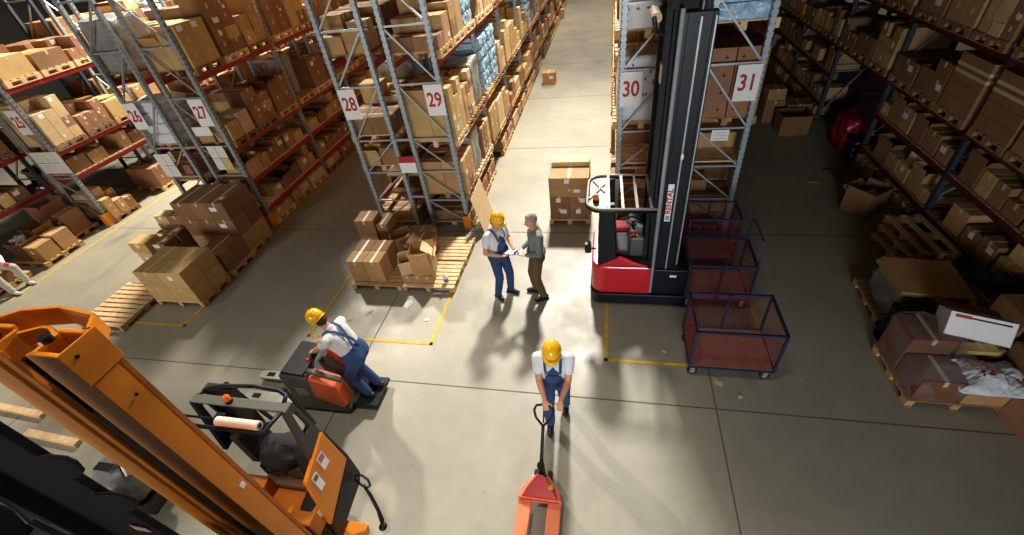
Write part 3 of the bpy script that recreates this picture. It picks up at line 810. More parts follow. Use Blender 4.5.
# stack in the bright aisle
floor_pallet(-.76, 8.5, 'wooden pallet under the carton stack in the bright aisle', .9, .95, 0, 7)
z = .147
for l, h in enumerate((.28, .27, .2, .25)):
    n = 2 if l in (0, 1) else 1
    for i in range(n):
        for j in range(2):
            w = .84 / n
            ctn(-.76 + (i - (n - 1) / 2) * w, 8.28 + j * .45 - (.02 if l == 3 else 0), z, w - .006, .44, h, 1 if l < 2 else 0,
                'carton of the strapped stack in the bright aisle, %s layer, %s%s' % (ORD[l], ('front', 'back')[j], '' if n == 1 else (' left' if i == 0 else ' right')), label=(l + i) % 2 if j == 0 else -1, grp='cartons of the bright aisle stack')
    z += h + .002
ctn(-.76, 8.74, z, .8, .36, .1, 4, 'pale flat carton on top of the bright aisle stack')
ctn(-2.3, 17.9, .002, .5, .45, .45, 0, 'single tan carton standing alone far down the bright aisle', label=0)
ctn(-3.0, 30.0, .002, .5, .45, .5, 2, 'golden carton beside the far end of rack twenty-nine')
ctn(-13.55, 8.3, 4.8, .3, .3, .2, 4, 'small pale carton lying high on rack twenty-five') if False else None

# left edge: cartons by the seated worker
for (x, y, w, d, lb) in ((-13.85, 6.5, 1.0, 1.0, 'wooden pallet under torn cartons beside the seated worker'), (-14.05, 5.3, 1.1, .9, 'wooden pallet the seated worker is resting on'), (-14.22, 7.45, .9, .76, 'wooden pallet under the tall brown cartons left of rack twenty-five')):
    floor_pallet(x, y, lb, w, d, 0, 7, M_WOOD)
ctn(-13.72, 5.25, .147, .4, .45, .3, 1, 'brown carton serving as a seat for the worker with red gloves')
ctn(-14.2, 5.25, .147, .5, .45, .55, 1, 'brown carton behind the seated worker')
for (x, y, z, w, d, h, t, op, lb) in ((-13.6, 6.3, .147, .42, .4, .4, 0, False, 'tan carton with wide white tape behind the seated worker'), (-13.6, 6.75, .147, .42, .4, .45, 0, False, 'tan carton with white tape at the end of the torn row'),
        (-14.05, 6.3, .147, .42, .45, .38, 1, True, 'open carton spilling white wrapping behind the seated worker'), (-14.05, 6.74, .147, .4, .45, .5, 1, True, 'open brown carton at the foot of rack twenty-five'),
        (-14.42, 7.43, .147, .48, .56, .75, 3, True, 'tall brown open carton standing before rack twenty-five'), (-13.96, 7.43, .147, .38, .5, .6, 1, False, 'brown carton beside the tall open one at rack twenty-five')):
    ctn(x, y, z, w, d, h, t, lb, op=op, label=1 if not op else -1)
for (x, y, z, r, lb) in ((-14.05, 6.3, .62, .15, 'crumpled white wrapping in the open carton behind the seated worker'),):
    wrap_block('white_wrapping', lb, 'wrapping', (x - r, y - r, z - .12), (x + r, y + r, z + .12), M_WPLAST, 3, .06)

# ------------------------------------------------------------------ right side goods
floor_pallet(4.4, 4.42, 'low pallet under the film-wrapped brown cartons and white plastic', 1.1, .95, .0, 7, M_WOODD)
for (x, y, w, d, h, t, lb) in ((4.13, 4.18, .5, .42, .38, 3, 'reddish brown wrapped carton at the front of the wrapped pallet'), (4.12, 4.66, .5, .46, .62, 3, 'tall brown carton under loose film on the wrapped pallet'),
                               (4.66, 4.16, .5, .4, .3, 0, 'tan carton under the white plastic on the wrapped pallet'), (4.68, 4.66, .48, .44, .5, 1, 'brown carton under the white open carton')):
    o = ctn(x, y, .147, w, d, h, t, lb)
    if t == 3: o.data = o.data.copy(); o.data.materials[0] = M_CARDW
wrap_block('stretch_film', 'loose clear stretch film around the cartons of the wrapped pallet', 'film', (3.83, 3.95, .15), (4.42, 4.93, .86), M_FILM, 4, .03)
def crumple(name, lab, cat, c, rx, ry, h, mt, seed, n=16, drop=0.):
    import mathutils.noise as mn
    mb = MB()
    for i in range(n + 1):
        for j in range(n + 1):
            u = 2 * i / n - 1; v = 2 * j / n - 1
            e = max(0, 1 - max(abs(u), abs(v)) ** 3)
            a = mn.noise(Vector((u * 1.5, v * 1.5, seed))) ; b = mn.noise(Vector((u * 3.5, v * 3.5, seed + 5)))
            q = 1 + .18 * mn.noise(Vector((u * 2, v * 2, seed + 9)))
            mb.v.append((u * rx * q, v * ry * q, max(.003, e * h * (.75 + .6 * a) + h * .38 * abs(b))))
    m_ = n + 1; top = len(mb.v)
    mb.v += [(x, y, 0.) for (x, y, z) in mb.v]
    for i in range(n):
        for j in range(n):
            a = i * m_ + j; q = (a, a + m_, a + m_ + 1, a + 1); mb.f.append(q); mb.f.append(tuple(k + top for k in q[::-1])); mb.mi += [0, 0]
    for i in range(n):
        for (a, b) in ((i * m_, (i + 1) * m_), ((i + 1) * m_ + n, i * m_ + n), (i + 1, i), (n * m_ + i, n * m_ + i + 1)):
            mb.f.append((b, a, a + top, b + top)); mb.mi.append(0)
    o = mb.build(name, mt, loc=c, smooth=False); tag(o, lab, cat); return o
o = crumple('white_plastic_sheet', 'crumpled white plastic with red print on the wrapped pallet', 'plastic sheet', (4.66, 4.14, .452), .38, .26, .16, M_WPLAST, 2.2)
mb = MB()
for q in range(14): mb.cb((random.uniform(-.28, -.05), random.uniform(-.12, .12), .185), (.03, .02, .012), random.random())
for q in range(5): mb.cb((random.uniform(.12, .25), random.uniform(-.2, -.08), .17), (.03, .02, .012), random.random())
mb.build('red_print', M_RED, o)
ctn(4.62, 4.42, .64, .34, .14, .06, 2, 'golden flat cardboard piece on the white plastic')
# white open carton, tilted, on top
root = empty('open_white_carton', (4.6, 4.72, .98), -.32, 'large white open carton with red print tilted on the wrapped pallet', 'carton')
T = Matrix.Rotation(-.55, 4, 'X')
mb = MB(); w, d, h, e = .62, .4, .3, .008
mb.box((-w / 2, -d / 2, -h), (w / 2, d / 2, -h + e), T); mb.box((-w / 2, -d / 2, -h), (w / 2, -d / 2 + e, 0), T); mb.box((-w / 2, d / 2 - e, -h), (w / 2, d / 2, 0), T)
mb.box((-w / 2, -d / 2, -h), (-w / 2 + e, d / 2, 0), T); mb.box((w / 2 - e, -d / 2, -h), (w / 2, d / 2, 0), T)
mb.build('carton_shell', M_SIGN, root)
mb = MB(); mb.box((-w / 2 + .02, -d / 2 + .02, -h + .02), (w / 2 - .02, d / 2 - .02, -h * .5), T); mb.build('dark_interior', M_DARK, root)  # dark block put in for the carton's dark inside
mb = MB(); mb.box((-w / 2, 0, 0), (w / 2, .2, .006), T @ Matrix.Translation((0, d / 2, 0)) @ Matrix.Rotation(.25, 4, 'X')); mb.build('lid_flap', CARD[1], root)
mb = MB(); mb.box((-w / 2 + .05, -d / 2 - .003, -.06), (-w / 2 + .2, -d / 2, -.02), T); mb.cur = 1; mb.box((-w / 2 + .2, -d / 2 - .003, -.055), (w / 2 - .05, -d / 2, -.035), T); mb.build('printed_band', [M_RED, M_BLACKM], root)
wrap_block('black_bag', 'black plastic bag stuffed behind the white open carton', 'bag', (4.0, 4.95, .0), (4.75, 5.3, .62), M_BLK2, 8, .05)
# second pallet with flat sheets
floor_pallet(4.62, 5.85, 'wooden pallet under the flat brown sheets before the dim rack', 1.05, .95, -.05, 7, M_WOODD)
wrap_block('wrapped_bundle', 'film-wrapped bundle carrying the flat brown sheets', 'wrapped bundle', (4.2, 5.45, .147), (5.02, 6.22, .62), M_GREYPL, 6, .03)
for i in range(4):
    mb = MB(); mb.box((-.42, -.41, 0), (.42, .41, .02)); o = mb.build('flat_sheet', CARD[0], loc=(4.6 + .012 * i, 5.78 - .015 * i, .625 + i * .026), rz=-.05 - .02 * i); tag(o, 'flat brown cardboard sheet stacked on the wrapped bundle, %s from the bottom' % ORD[i], 'cardboard sheet', 'flat brown sheets')
# narrow pallets in a stepped stack along the rack
for i, (x, y) in enumerate(((5.2, 7.1), (5.28, 7.16), (5.36, 7.24))):
    o = floor_pallet(x, y, 'narrow wooden pallet before the dim rack, %s of the stepped stack' % ('bottom', 'middle', 'top')[i], 1.15, .58, PI / 2 + .05, 3, M_WOODL)
    o.location.z = .001 + i * .146
ctn(5.1, 8.65, .002, .55, .5, .4, 1, 'brown carton with torn film on the floor of the dim aisle', rz=.6, op=True)
wrap_block('film_scrap', 'crumpled clear film stuffed in the torn floor carton', 'film', (4.98, 8.5, .3), (5.22, 8.72, .46), M_WPLAST, 11, .03)
mb = MB(); mb.box((-.3, -.4, 0), (.3, .4, .03)); o = mb.build('flat_cardboard', CARD[1], loc=(5.35, 10.0, .003), rz=.3); tag(o, 'flat brown cardboard on the floor by the dim rack upright', 'cardboard')
wrap_block('red_wrapped_bundle', 'dark red film-wrapped bundle in the passage of the dim rack', 'wrapped bundle', (5.55, 11.3, .01), (6.3, 12.1, .8), M_REDPL, 12, .05)
wrap_block('black_bag', 'black plastic bag beside the dark red bundle', 'bag', (5.6, 10.75, .01), (6.2, 11.25, .5), M_BLK2, 14, .05)
ctn(4.85, 12.6, .002, .7, .6, .38, 1, 'open brown carton on the floor at the far end of the dim aisle', op=True)
ctn(5.15, 13.4, .002, .6, .5, .5, 3, 'reddish carton behind the open one in the dim aisle')
ctn(4.55, 13.5, .002, .5, .5, .6, 1, 'brown carton at the far side of the dim aisle'); ctn(4.55, 13.5, .603, .45, .4, .3, 0, 'tan carton on top of the far brown one in the dim aisle')
# reddish boxes at the lower right edge
for (x, y, z, w, d, h, t, lb) in ((5.15, 3.75, .0, .5, .5, .42, 3, 'reddish brown carton on the floor at the corner of the wrapped pallet'), (5.3, 4.3, .0, .5, .5, .7, 3, 'tall brown carton right of the wrapped pallet'), (5.35, 4.9, .0, .5, .5, .95, 1, 'brown carton leaning by the white open carton'), (5.3, 4.3, .702, .45, .4, .2, 1, 'flat brown carton lying on the tall carton right of the wrapped pallet'), (5.35, 5.5, .0, .45, .5, .5, 1, 'brown carton beside the flat sheets')):
    ctn(x, y, z + .002, w, d, h, t, lb, rz=random.uniform(-.12, .12) if z else .2 if x < 5.2 else 0)
for (x0_, y0_, z0_, lb) in ((5.72, 5.7, .52, 'blue plastic bag on the lowest shelf of the dim rack'),):
    wrap_block('blue_bag', lb, 'bag', (5.35, 5.62, .53), (5.75, 5.95, .72), mat('blue_bag', '1d3f86', .25, noise=.2, bump=.8, scale=12), 15, .03)

# ------------------------------------------------------------------ mesh carts 
def mesh_cart(x, y, w, d, hs, lab, extra=False, zb=.24):
    root = empty('mesh_cart', (x, y, 0), 0, lab, 'cart', 'blue framed mesh carts')
    mb = MB(); mb.box((-w / 2 + .02, -d / 2 + .02, zb), (w / 2 - .02, d / 2 - .02, zb + .02)); mb.build('deck_plate', M_PLY, root)
    t = .032
    for (sx, sy) in ((-1, -1), (1, -1), (1, 1), (-1, 1)):
        mb = MB(); mb.cb((sx * (w / 2 - t / 2), sy * (d / 2 - t / 2), (zb + hs) / 2), (t, t, hs - zb)); mb.build('corner_post', M_BLUEF, root)
        mb = MB()
        cx, cy = sx * (w / 2 - .08), sy * (d / 2 - .08)
        mb.cb((cx, cy, zb - .03), (.1, .1, .008)); mb.box((cx - .03, cy - .026, .07), (cx + .03, cy - .022, zb - .034)); mb.box((cx - .03, cy + .022, .07), (cx + .03, cy + .026, zb - .034))
        f_ = mb.build('caster', M_ZINC, root)
        mb = MB(); mb.tube([(cx, cy - .018, .075), (cx, cy + .018, .075)], .072, 20); mb.build('wheel', M_RUB, f_)
        mb = MB(); mb.tube([(cx, cy - .0215, .075), (cx, cy + .0215, .075)], .035, 14); mb.build('hub', M_ZINC, f_)
    for (nm, zz) in (('base_rail', zb), ('top_rail', hs - .015)):
        for (a, b) in (((-1, -1), (1, -1)), ((1, -1), (1, 1)), ((1, 1), (-1, 1)), ((-1, 1), (-1, -1))):
            mb = MB(); mb.bar((a[0] * (w / 2 - t / 2), a[1] * (d / 2 - t / 2), zz), (b[0] * (w / 2 - t / 2), b[1] * (d / 2 - t / 2), zz), t, t); mb.build(nm, M_BLUEF, root)
    def panel(p0, p1, z0, z1):
        mb = MB(); p0 = Vector(p0); p1 = Vector(p1); L = (p1 - p0).length; n = int(L / .042); nz = int((z1 - z0) / .042)
        for i in range(1, n): p = p0.lerp(p1, i / n); mb.bar((p.x, p.y, z0), (p.x, p.y, z1), .0032, .0032)
        for i in range(1, nz): z_ = z0 + (z1 - z0) * i / nz; mb.bar((p0.x, p0.y, z_), (p1.x, p1.y, z_), .0032, .0032)
        mb.build('wire_panel', M_MESHR, root)
    W, D = w / 2 - t, d / 2 - t / 2
    for (a, b) in (((-W, -D), (W, -D)), ((W + t / 2, -D), (W + t / 2, D)), ((W, D), (-W, D)), ((-W - t / 2, D), (-W - t / 2, -D))): panel((*a, 0), (*b, 0), zb + .02, hs - .03)
    mb = MB(); mb.cb((0, -D, (zb + hs) / 2), (t, t, hs - zb)) if extra else mb.cb((0, D, (zb + hs) / 2), (t, t, hs - zb)); mb.build('middle_post', M_BLUEF, root)
    if extra:
        mb = MB(); X = w / 2 - t / 2
        mb.tube([(X, -D, hs), (X, -D, hs + .12), (X, -D + .05, hs + .42), (X, D - .05, hs + .42), (X, D, hs + .3), (X, D, hs)], .016, 10); mb.build('push_handle', M_BLUEF, root)
        mb = MB(); mb.cb((0, D, hs - .0), (w, t, t)); mb.build('rear_rail', M_BLUEF, root)
    return root
mesh_cart(1.78, 4.55, 1.12, .78, .98, 'blue framed cart with red wire sides, nearer the yellow line')
mesh_cart(1.81, 5.95, 1.0, .76, .95, 'blue framed wire cart with a push handle, between the front cart and sign thirty-one', True)
mesh_cart(1.85, 6.93, .85, .6, 1.1, 'dark wire cart at the foot of the frame under sign thirty-one')
# engine-like machine parts
root = empty('machine_crate', (1.75, 7.45, 0), 0, 'dark crate of grey coiled machine parts under sign thirty-one', 'crate')
mb = MB()
mb.box((-.38, -.15, 0), (.38, .15, .03)); 
for s_ in (-1, 1): mb.box((-.38, s_ * .15 - .01, .03), (.38, s_ * .15 + .01, .4)); mb.box((s_ * .38 - .01, -.14, .03), (s_ * .38 + .01, .14, .4))
mb.build('crate_shell', M_BLACKM, root)
mb = MB()
for q in range(8):
    x_ = -.31 + q * .088
    mb.tube([(x_, -.1, .3 + .05 * math.sin(q * 2)), (x_, 0, .42), (x_, .1, .33)], .038, 8)
mb.build('coil', M_GREYP, root, smooth=True)
# ------------------------------------------------------------------ red reach truck
root = empty('reach_truck', (.6, 6.2, 0), 0, 'red and black reach truck with a tall raised mast beside sign thirty', 'reach truck')
def P(mb, name, mt, parent=None, **k): return mb.build(name, mt, parent or root, loc=(-.6, -6.2, 0), **k)
def PS(mb, name, mt, parent, **k): return mb.build(name, mt, parent, **k)
def rounded(x0, x1, y0, y1, r, n=6, corners=(1, 1, 1, 1)):
    out = []
    for (cx, cy, a0, c) in ((x1 - r, y0 + r, -PI / 2, corners[0]), (x1 - r, y1 - r, 0, corners[1]), (x0 + r, y1 - r, PI / 2, corners[2]), (x0 + r, y0 + r, PI, corners[3])):
        if c:
            for i in range(n + 1):
                a = a0 + PI / 2 * i / n; out.append((cx + r * math.cos(a), cy + r * math.sin(a)))
        else: out.append({-PI / 2: (x1, y0), 0: (x1, y1), PI / 2: (x0, y1), PI: (x0, y0)}[a0])
    return out
Y1, Y2 = 5.6, 6.75
mb = MB(); mb.prism(rounded(-.22, 1.36, Y1 - .02, Y2 + .02, .2, corners=(0, 0, 1, 1)), 'z', .05, .27); P(mb, 'chassis_skirt', M_BLACK, bevel=.02)
mb = MB(); mb.prism(rounded(-.20, .76, Y1, Y2, .2, corners=(0, 0, 1, 1)), 'z', .28, .86); mb.prism([(-.2 + .1, .86), (.25, 1.06), (.42, .98), (.76, .86)], 'y', Y1, Y1 + .06); P(mb, 'rear_cover', M_REDP, bevel=.03)
mb = MB(); mb.box((.79, Y1 + .02, .28), (1.34, Y2 - .02, .8)); P(mb, 'battery_box', M_BLACK, bevel=.02)
mb = MB(); mb.box((1.05, Y1 + .012, .66), (1.15, Y1 + .02, .7)); P(mb, 'warning_label', M_PAPER)
mb = MB(); mb.box((-.1, Y1 + .07, .87), (.74, Y2 - .05, .93)); P(mb, 'cab_floor', M_BLACKM)
# seat, console, wheel
mb = MB(); mb.box((-.05, 5.75, .93), (.4, 6.3, 1.08)); P(mb, 'seat', M_BLACKM, bevel=.04)
mb = MB(); mb.box((-.1, 5.75, 1.06), (.02, 6.3, 1.55)); P(mb, 'backrest', M_BLACKM, bevel=.05)
mb = MB(); mb.box((.4, 5.8, .93), (.62, 6.6, 1.3)); c_ = P(mb, 'console', M_GREYP, bevel=.03)
mb = MB(); mb.ell((.45, 5.88, 1.34), (.05, .05, .04)); PS(mb, 'emergency_knob', M_REDP, c_, smooth=True)
mb = MB(); mb.tube([(.45 + .11 * math.cos(a), 6.15 + .11 * math.sin(a), 1.4) for a in [i * PI / 8 for i in range(17)]], .014, 8, False); mb.tube([(.45, 6.15, 1.28), (.45, 6.15, 1.4)], .03, 8); mb.bar((.35, 6.15, 1.4), (.55, 6.15, 1.4), .02, .01); PS(mb, 'steering_wheel', M_BLACK, c_)
mb = MB(); mb.box((.5, 5.98, 1.3), (.6, 6.05, 1.42)); mb.box((.5, 6.35, 1.3), (.6, 6.5, 1.45)); PS(mb, 'display', M_CHROME, c_)
mb = MB(); mb.box((.1, 6.3, .93), (.45, 6.55, 1.15)); P(mb, 'red_jacket', mat('red_cloth', '8c1c20', .8, noise=.2, bump=.5), bevel=.04)
# overhead guard
G1, G2 = 5.47, 6.48; GZ = 2.02
mb = MB(); mb.prism(rounded(-.27, .02, G1 + .03, G2 - .03, .2, corners=(0, 0, 1, 1)), 'z', GZ - .015, GZ + .01)
pl_ = P(mb, 'guard_rear_plate', mat('guard_beige', '9a9384', .5, noise=.08))
M_GB = MATS['guard_beige']
pts = [(.72, G1, GZ)] + [(x_, y_, GZ) for (x_, y_) in reversed(rounded(-.27, .72, G1, G2, .22, 8, (0, 0, 1, 1))[2:-1])][::1]
ro = rounded(-.27, .72, G1, G2, .22, 8, (0, 0, 1, 1))
path = [(.72, G2, GZ)] + [(x_, y_, GZ) for (x_, y_) in ro if x_ < .5] + [(.72, G1, GZ)]
mb = MB(); mb.tube(path, .035, 10); P(mb, 'guard_rim', M_BLACK, smooth=True)
mb = MB(); mb.tube([(a, b, c + .025) for (a, b, c) in path], .022, 8); P(mb, 'guard_trim', M_GB, smooth=True)
for x_ in (.08, .28, .48, .68):
    mb = MB(); mb.bar((x_ - .03, G1, GZ + .02), (x_ - .05, G2, GZ + .02), .04, .035); P(mb, 'guard_bar', M_GB)
mb = MB(); mb.bar((-.24, G1 + .3, GZ + .02), (-.02, G2 - .25, GZ + .02), .03, .03); mb.bar((-.2, G2 - .15, GZ + .02), (-.02, G1 + .5, GZ + .02), .03, .03); P(mb, 'guard_stay', M_GB)
mb = MB(); mb.tube([(-.14, 5.72, GZ + .01), (-.14, 5.72, GZ + .05)], .05, 14); b_ = P(mb, 'beacon_base', M_BLACK)
mb = MB(); mb.tube([(-.14, 5.72, GZ + .05), (-.14, 5.72, GZ + .1), (-.14, 5.72, GZ + .13)], [.042, .042, .02], 14); PS(mb, 'beacon_lens', M_BEACON, b_)
mb = MB(); mb.prism([(-.1, .9), (.2, .98), (.16, 1.5), (.14, GZ), (-.07, GZ), (-.1, 1.5)], 'y', Y1 + .02, Y1 + .12); P(mb, 'rear_pillar', M_BLACK, bevel=.015)
mb = MB(); mb.prism([(-.1, .9), (.2, .98), (.16, 1.5), (.14, GZ), (-.07, GZ), (-.1, 1.5)], 'y', Y2 - .35, Y2 - .25); P(mb, 'rear_pillar', M_BLACK, bevel=.015)
for y_ in (G1 + .03, G2 - .03):
    mb = MB(); mb.bar((.68, y_, GZ), (.72, y_ + (.12 if y_ < 6 else -.05), .86), .06, .08); P(mb, 'front_pillar', M_BLACK)
mb = MB(); mb.tube([(-.12, Y1 - .02, 1.25), (-.2, Y1 - .02, 1.25), (-.24, Y1 - .02, 1.2), (-.24, Y1 - .02, 1.4)], .015, 8); mb.box((-.3, Y1 - .05, 1.18), (-.2, Y1 + .02, 1.34)); P(mb, 'mirror', M_BLACK)
# mast: two outer rails, inner rails, chains, cylinders, cross members
MT = 4.55
for s_, y_ in ((-1, 5.72), (1, 6.62)):
    mb = MB(); mb.box((.80, y_ - .05, .12), (1.14, y_ + .05, MT - .1)); mb.box((.78, y_ - .06, .12), (.84, y_ + .06, MT - .1)); mb.box((1.09, y_ - .06, .12), (1.15, y_ + .06, MT - .1)); P(mb, 'mast_outer_rail', M_BLACK, bevel=.008)
    yi = y_ - s_ * .1
    mb = MB(); mb.box((.70, yi - .035, .2), (.95, yi + .035, MT)); mb.box((.62, yi - .03, .35), (.69, yi + .05, MT + .05)); P(mb, 'mast_inner_rail', M_BLACKM, bevel=.006)
    mb = MB(); mb.tube([(.77, y_ - .08, .3), (.77, y_ - .08, MT - .05)], .028, 10); P(mb, 'lift_cylinder', M_STEEL)
    mb = MB(); mb.box((.965, y_ - .066, .3), (.985, y_ - .061, MT - .15)); P(mb, 'rail_strip', M_STEEL)
    mb = MB(); mb.box((1.12, y_ - .067, .9), (1.135, y_ - .061, MT - .15)); P(mb, 'lift_chain', M_BRACE)
for z_ in (MT - .02, MT - .9, 2.9, 1.6, .5):
    mb = MB(); mb.box((.64 if z_ > 4 else .82, 5.7, z_ - .05), (.74 if z_ > 4 else .9, 6.64, z_ + .05)); P(mb, 'mast_cross_member', M_BLACKM, bevel=.01)
mb = MB(); mb.box((.86, 5.78, 1.2), (.9, 6.56, 4.2)); P(mb, 'mast_hose_guard', M_BLACK)
for y_ in (5.95, 6.1, 6.25): 
    mb = MB(); mb.tube([(.8, y_, .6), (.8, y_, MT - .1), (.86, y_, MT), (.93, y_, MT - .1), (.93, y_, 2.2)], .016, 8); P(mb, 'hydraulic_hose', M_RUB)
mb = MB(); mb.tube([(.50, 5.62, MT - .12), (.50, 6.05, MT - .12)], .055, 16); rl = P(mb, 'paper_roll', mat('kraft_roll', 'cbb490', .7)); 
mb = MB(); mb.tube([(.6, 5.64, MT - .28), (.5, 5.62, MT - .25), (.47, 5.62, MT - .12), (.5, 5.9, MT - .12), (.64, 6.1, MT - .06)], .028, 8); P(mb, 'mast_top_bracket', M_BLACK)
mb = MB(); mb.box((.605, 5.75, 3.68), (.62, 5.9, 3.9)); P(mb, 'capacity_plate', mat('plate_brown', 'a98a6a', .5))
# fork arms and support legs
for y_ in (5.78, 6.56):
    mb = MB(); mb.box((1.15, y_ - .06, .04), (2.1, y_ + .06, .2)); P(mb, 'support_leg', M_BLACK, bevel=.01)
    mb = MB(); mb.tube([(2.0, y_ - .05, .09), (2.0, y_ + .05, .09)], .088, 16); P(mb, 'load_wheel', M_RUB)
mb = MB(); mb.box((1.17, 5.85, .22), (1.23, 6.5, .62)); P(mb, 'fork_carriage', M_BLACKM)
for y_ in (5.99, 6.42):
    mb = MB(); mb.box((1.235, y_ - .05, .165), (1.275, y_ + .05, .7)); mb.box((1.275, y_ - .05, .165), (2.2, y_ + .05, .205)); P(mb, 'fork', M_GREYP)
# vertical lettering plate on the mast side
mb = MB(); mb.box((.855, 5.655, 1.72), (.935, 5.6595, 2.34)); s1 = P(mb, 'maker_plate', M_PAPER)
t_ = text('plate_lettering', 'RENTAL', .1, M_RED, s1, (.895, 5.653, 2.06), (PI / 2, -PI / 2, 0), 1.15, .003); 
mb = MB(); mb.box((.865, 5.651, 1.74), (.925, 5.655, 1.82)); PS(mb, 'plate_emblem', mat('emblem_blue', '7d93b5', .5), s1)
mb = MB(); mb.ell((.98, 5.65, 2.75), (.02, .008, .05)); P(mb, 'side_light', M_PAPER, smooth=True)

# ------------------------------------------------------------------ orange reach truck (lower left)
root = empty('reach_truck', (-3.3, 1.6, 0), 0, 'orange reach truck with a dark overhead guard beside the ride-on stacker', 'reach truck')
def P(mb, name, mt, parent=None, **k): return mb.build(name, mt, parent or root, loc=(3.3, -1.6, 0), **k)
XR, XL = -2.82, -3.62
def mast_rail(x0, x1, top, side):
    mb = MB()
    y0, y1 = 1.0, 1.2
    mb.box((x0, y0, .1), (x1, y0 + .03, top)); mb.box((x0, y1 - .03, .1), (x1, y1, top))
    xs = x1 - .025 if side > 0 else x0
    mb.box((xs, y0 + .03, .1), (xs + .025, y1 - .03, top))
    return mb
mb = mast_rail(XR - .24, XR, 3.98, 1); P(mb, 'mast_rail', M_YEL, bevel=.006)
mb = mast_rail(XL - .02, XL + .2, 3.98, -1); P(mb, 'mast_rail', M_YEL, bevel=.006)
# side cover plates, stepped at the top
mb = MB(); mb.box((XR + .001, .985, 3.74), (XR + .012, 1.215, 4.0)); P(mb, 'mast_cap_plate', M_YEL, bevel=.004)
mb = MB(); mb.box((XR + .001, 1.0, .3), (XR + .008, 1.16, 3.735)); P(mb, 'mast_side_plate', M_YEL)
mb = MB(); mb.box((XR + .001, 1.175, .3), (XR + .006, 1.2, 3.735)); P(mb, 'mast_side_strip', M_YEL2)
# nested rails and web inside
mb = MB(); mb.box((XR - .27, 1.02, .2), (XR - .245, 1.18, 3.96)); mb.box((XR - .32, 1.02, .2), (XR - .27, 1.04, 3.94)); P(mb, 'inner_rail', M_YEL, bevel=.003)
mb = MB(); mb.box((XL + .205, 1.02, .2), (XL + .23, 1.18, 3.96)); mb.box((XL + .23, 1.02, .2), (XL + .28, 1.04, 3.94)); P(mb, 'inner_rail', M_YEL, bevel=.003)
mb = MB(); mb.box((XL + .23, 1.09, .25), (XR - .27, 1.11, 3.6)); P(mb, 'mast_web', M_YEL2)
for x_ in (XR - .36, XL + .33):
    mb = MB(); mb.tube([(x_, 1.06, .3), (x_, 1.06, 3.85)], .022, 10); P(mb, 'lift_cylinder', M_BLACK)
mb = MB(); mb.tube([(XR - .4, 1.05, 3.3), (XR - .4, 1.05, 1.2), (XR - .42, 1.05, .6)], .018, 8); mb.tube([(XR - .44, 1.05, 3.3), (XR - .44, 1.05, .6)], .018, 8); P(mb, 'hydraulic_hose', M_RUB)
# crosshead loop on top
mb = MB()
loop = [(XR - .02, 1.2), (XR - .1, 1.3), (XR - .4, 1.34), (XL + .15, 1.3), (XL, 1.2)]
for i in range(4):
    a, b = loop[i], loop[i + 1]; mb.bar((a[0], a[1] - .0, 3.93), (b[0], b[1], 3.93), .02, .14)
P(mb, 'top_crosshead', M_YEL)
mb = MB(); mb.bar((XR - .26, 1.16, 3.9), (XR - .38, 1.22, 3.9), .02, .1); mb.bar((XR - .38, 1.22, 3.9), (XL + .36, 1.22, 3.9), .02, .1); mb.bar((XL + .36, 1.22, 3.9), (XL + .24, 1.16, 3.9), .02, .1); P(mb, 'inner_crosshead', M_YEL)
mb = MB(); mb.tube([(XR - .2, 1.1, 3.98), (XR - .2, 1.1, 4.02)], .03, 12); mb.tube([(XL + .2, 1.1, 3.98), (XL + .2, 1.1, 4.02)], .03, 12); P(mb, 'top_pin', M_BLACK)
mb = MB()
for (y_, z_) in ((1.05, 3.93), (1.1, 3.5)): mb.tube([(XR + .012, y_, z_), (XR + .016, y_, z_)], .012, 12)
P(mb, 'mast_bolt', M_BLACK)
mb = MB(); mb.box((XR + .009, 1.1, 2.18), (XR + .011, 1.14, 2.24)); P(mb, 'round_sticker', M_PAPER)
# chassis
mb = MB(); mb.prism([(1.25, .1), (1.84, .1), (1.9, .45), (1.9, .62), (1.25, .62)], 'x', -3.92, -2.99); P(mb, 'chassis', M_GREYP, bevel=.03)
mb = MB(); mb.prism([(1.93, 1.60), (1.98, .93), (1.39, .63), (1.48, 1.42)], 'x', -2.86, -2.81); pn = P(mb, 'side_panel', M_YEL, bevel=.012)
mb = MB(); mb.prism([(1.935, 1.56), (1.975, 1.5), (2.03, .95), (2.03, .5), (1.95, .40), (1.36, .30), (1.385, .60), (1.985, .91)], 'x', -2.9, -2.82); P(mb, 'rear_rim', M_BLACK, bevel=.015)
mb = MB(); mb.prism([(1.25, .62), (1.94, .62), (1.9, 1.45), (1.86, 1.54), (1.7, 1.46), (1.62, .98), (1.25, .9)], 'x', -3.08, -2.91); P(mb, 'operator_bulkhead', M_BLACKM, bevel=.02)
mb = MB(); mb.box((-2.807, 1.70, 1.24), (-2.805, 1.8, 1.46)); mb.cur = 1; mb.box((-2.8045, 1.71, 1.36), (-2.8035, 1.79, 1.45)); PS(mb, 'instruction_label', [M_PAPER, mat('ink_red', 'a86a70', .6)], pn, loc=(0, 0, 0))
mb = MB(); mb.box((-2.807, 1.54, 1.12), (-2.805, 1.62, 1.38)); mb.cur = 1; mb.box((-2.8045, 1.55, 1.29), (-2.8035, 1.61, 1.36)); PS(mb, 'warning_label', [M_PAPER, M_GREYP], pn)
mb = MB(); mb.box((-3.45, 1.26, .63), (-2.88, 1.58, .93)); P(mb, 'battery_cover', M_YEL, bevel=.015)
mb = MB(); mb.box((-2.879, 1.4, .78), (-2.876, 1.47, .9)); P(mb, 'battery_label', M_PAPER)
mb = MB(); mb.box((-3.9, 1.25, .63), (-3.46, 1.6, 1.15)); P(mb, 'front_console', M_YEL2, bevel=.02)
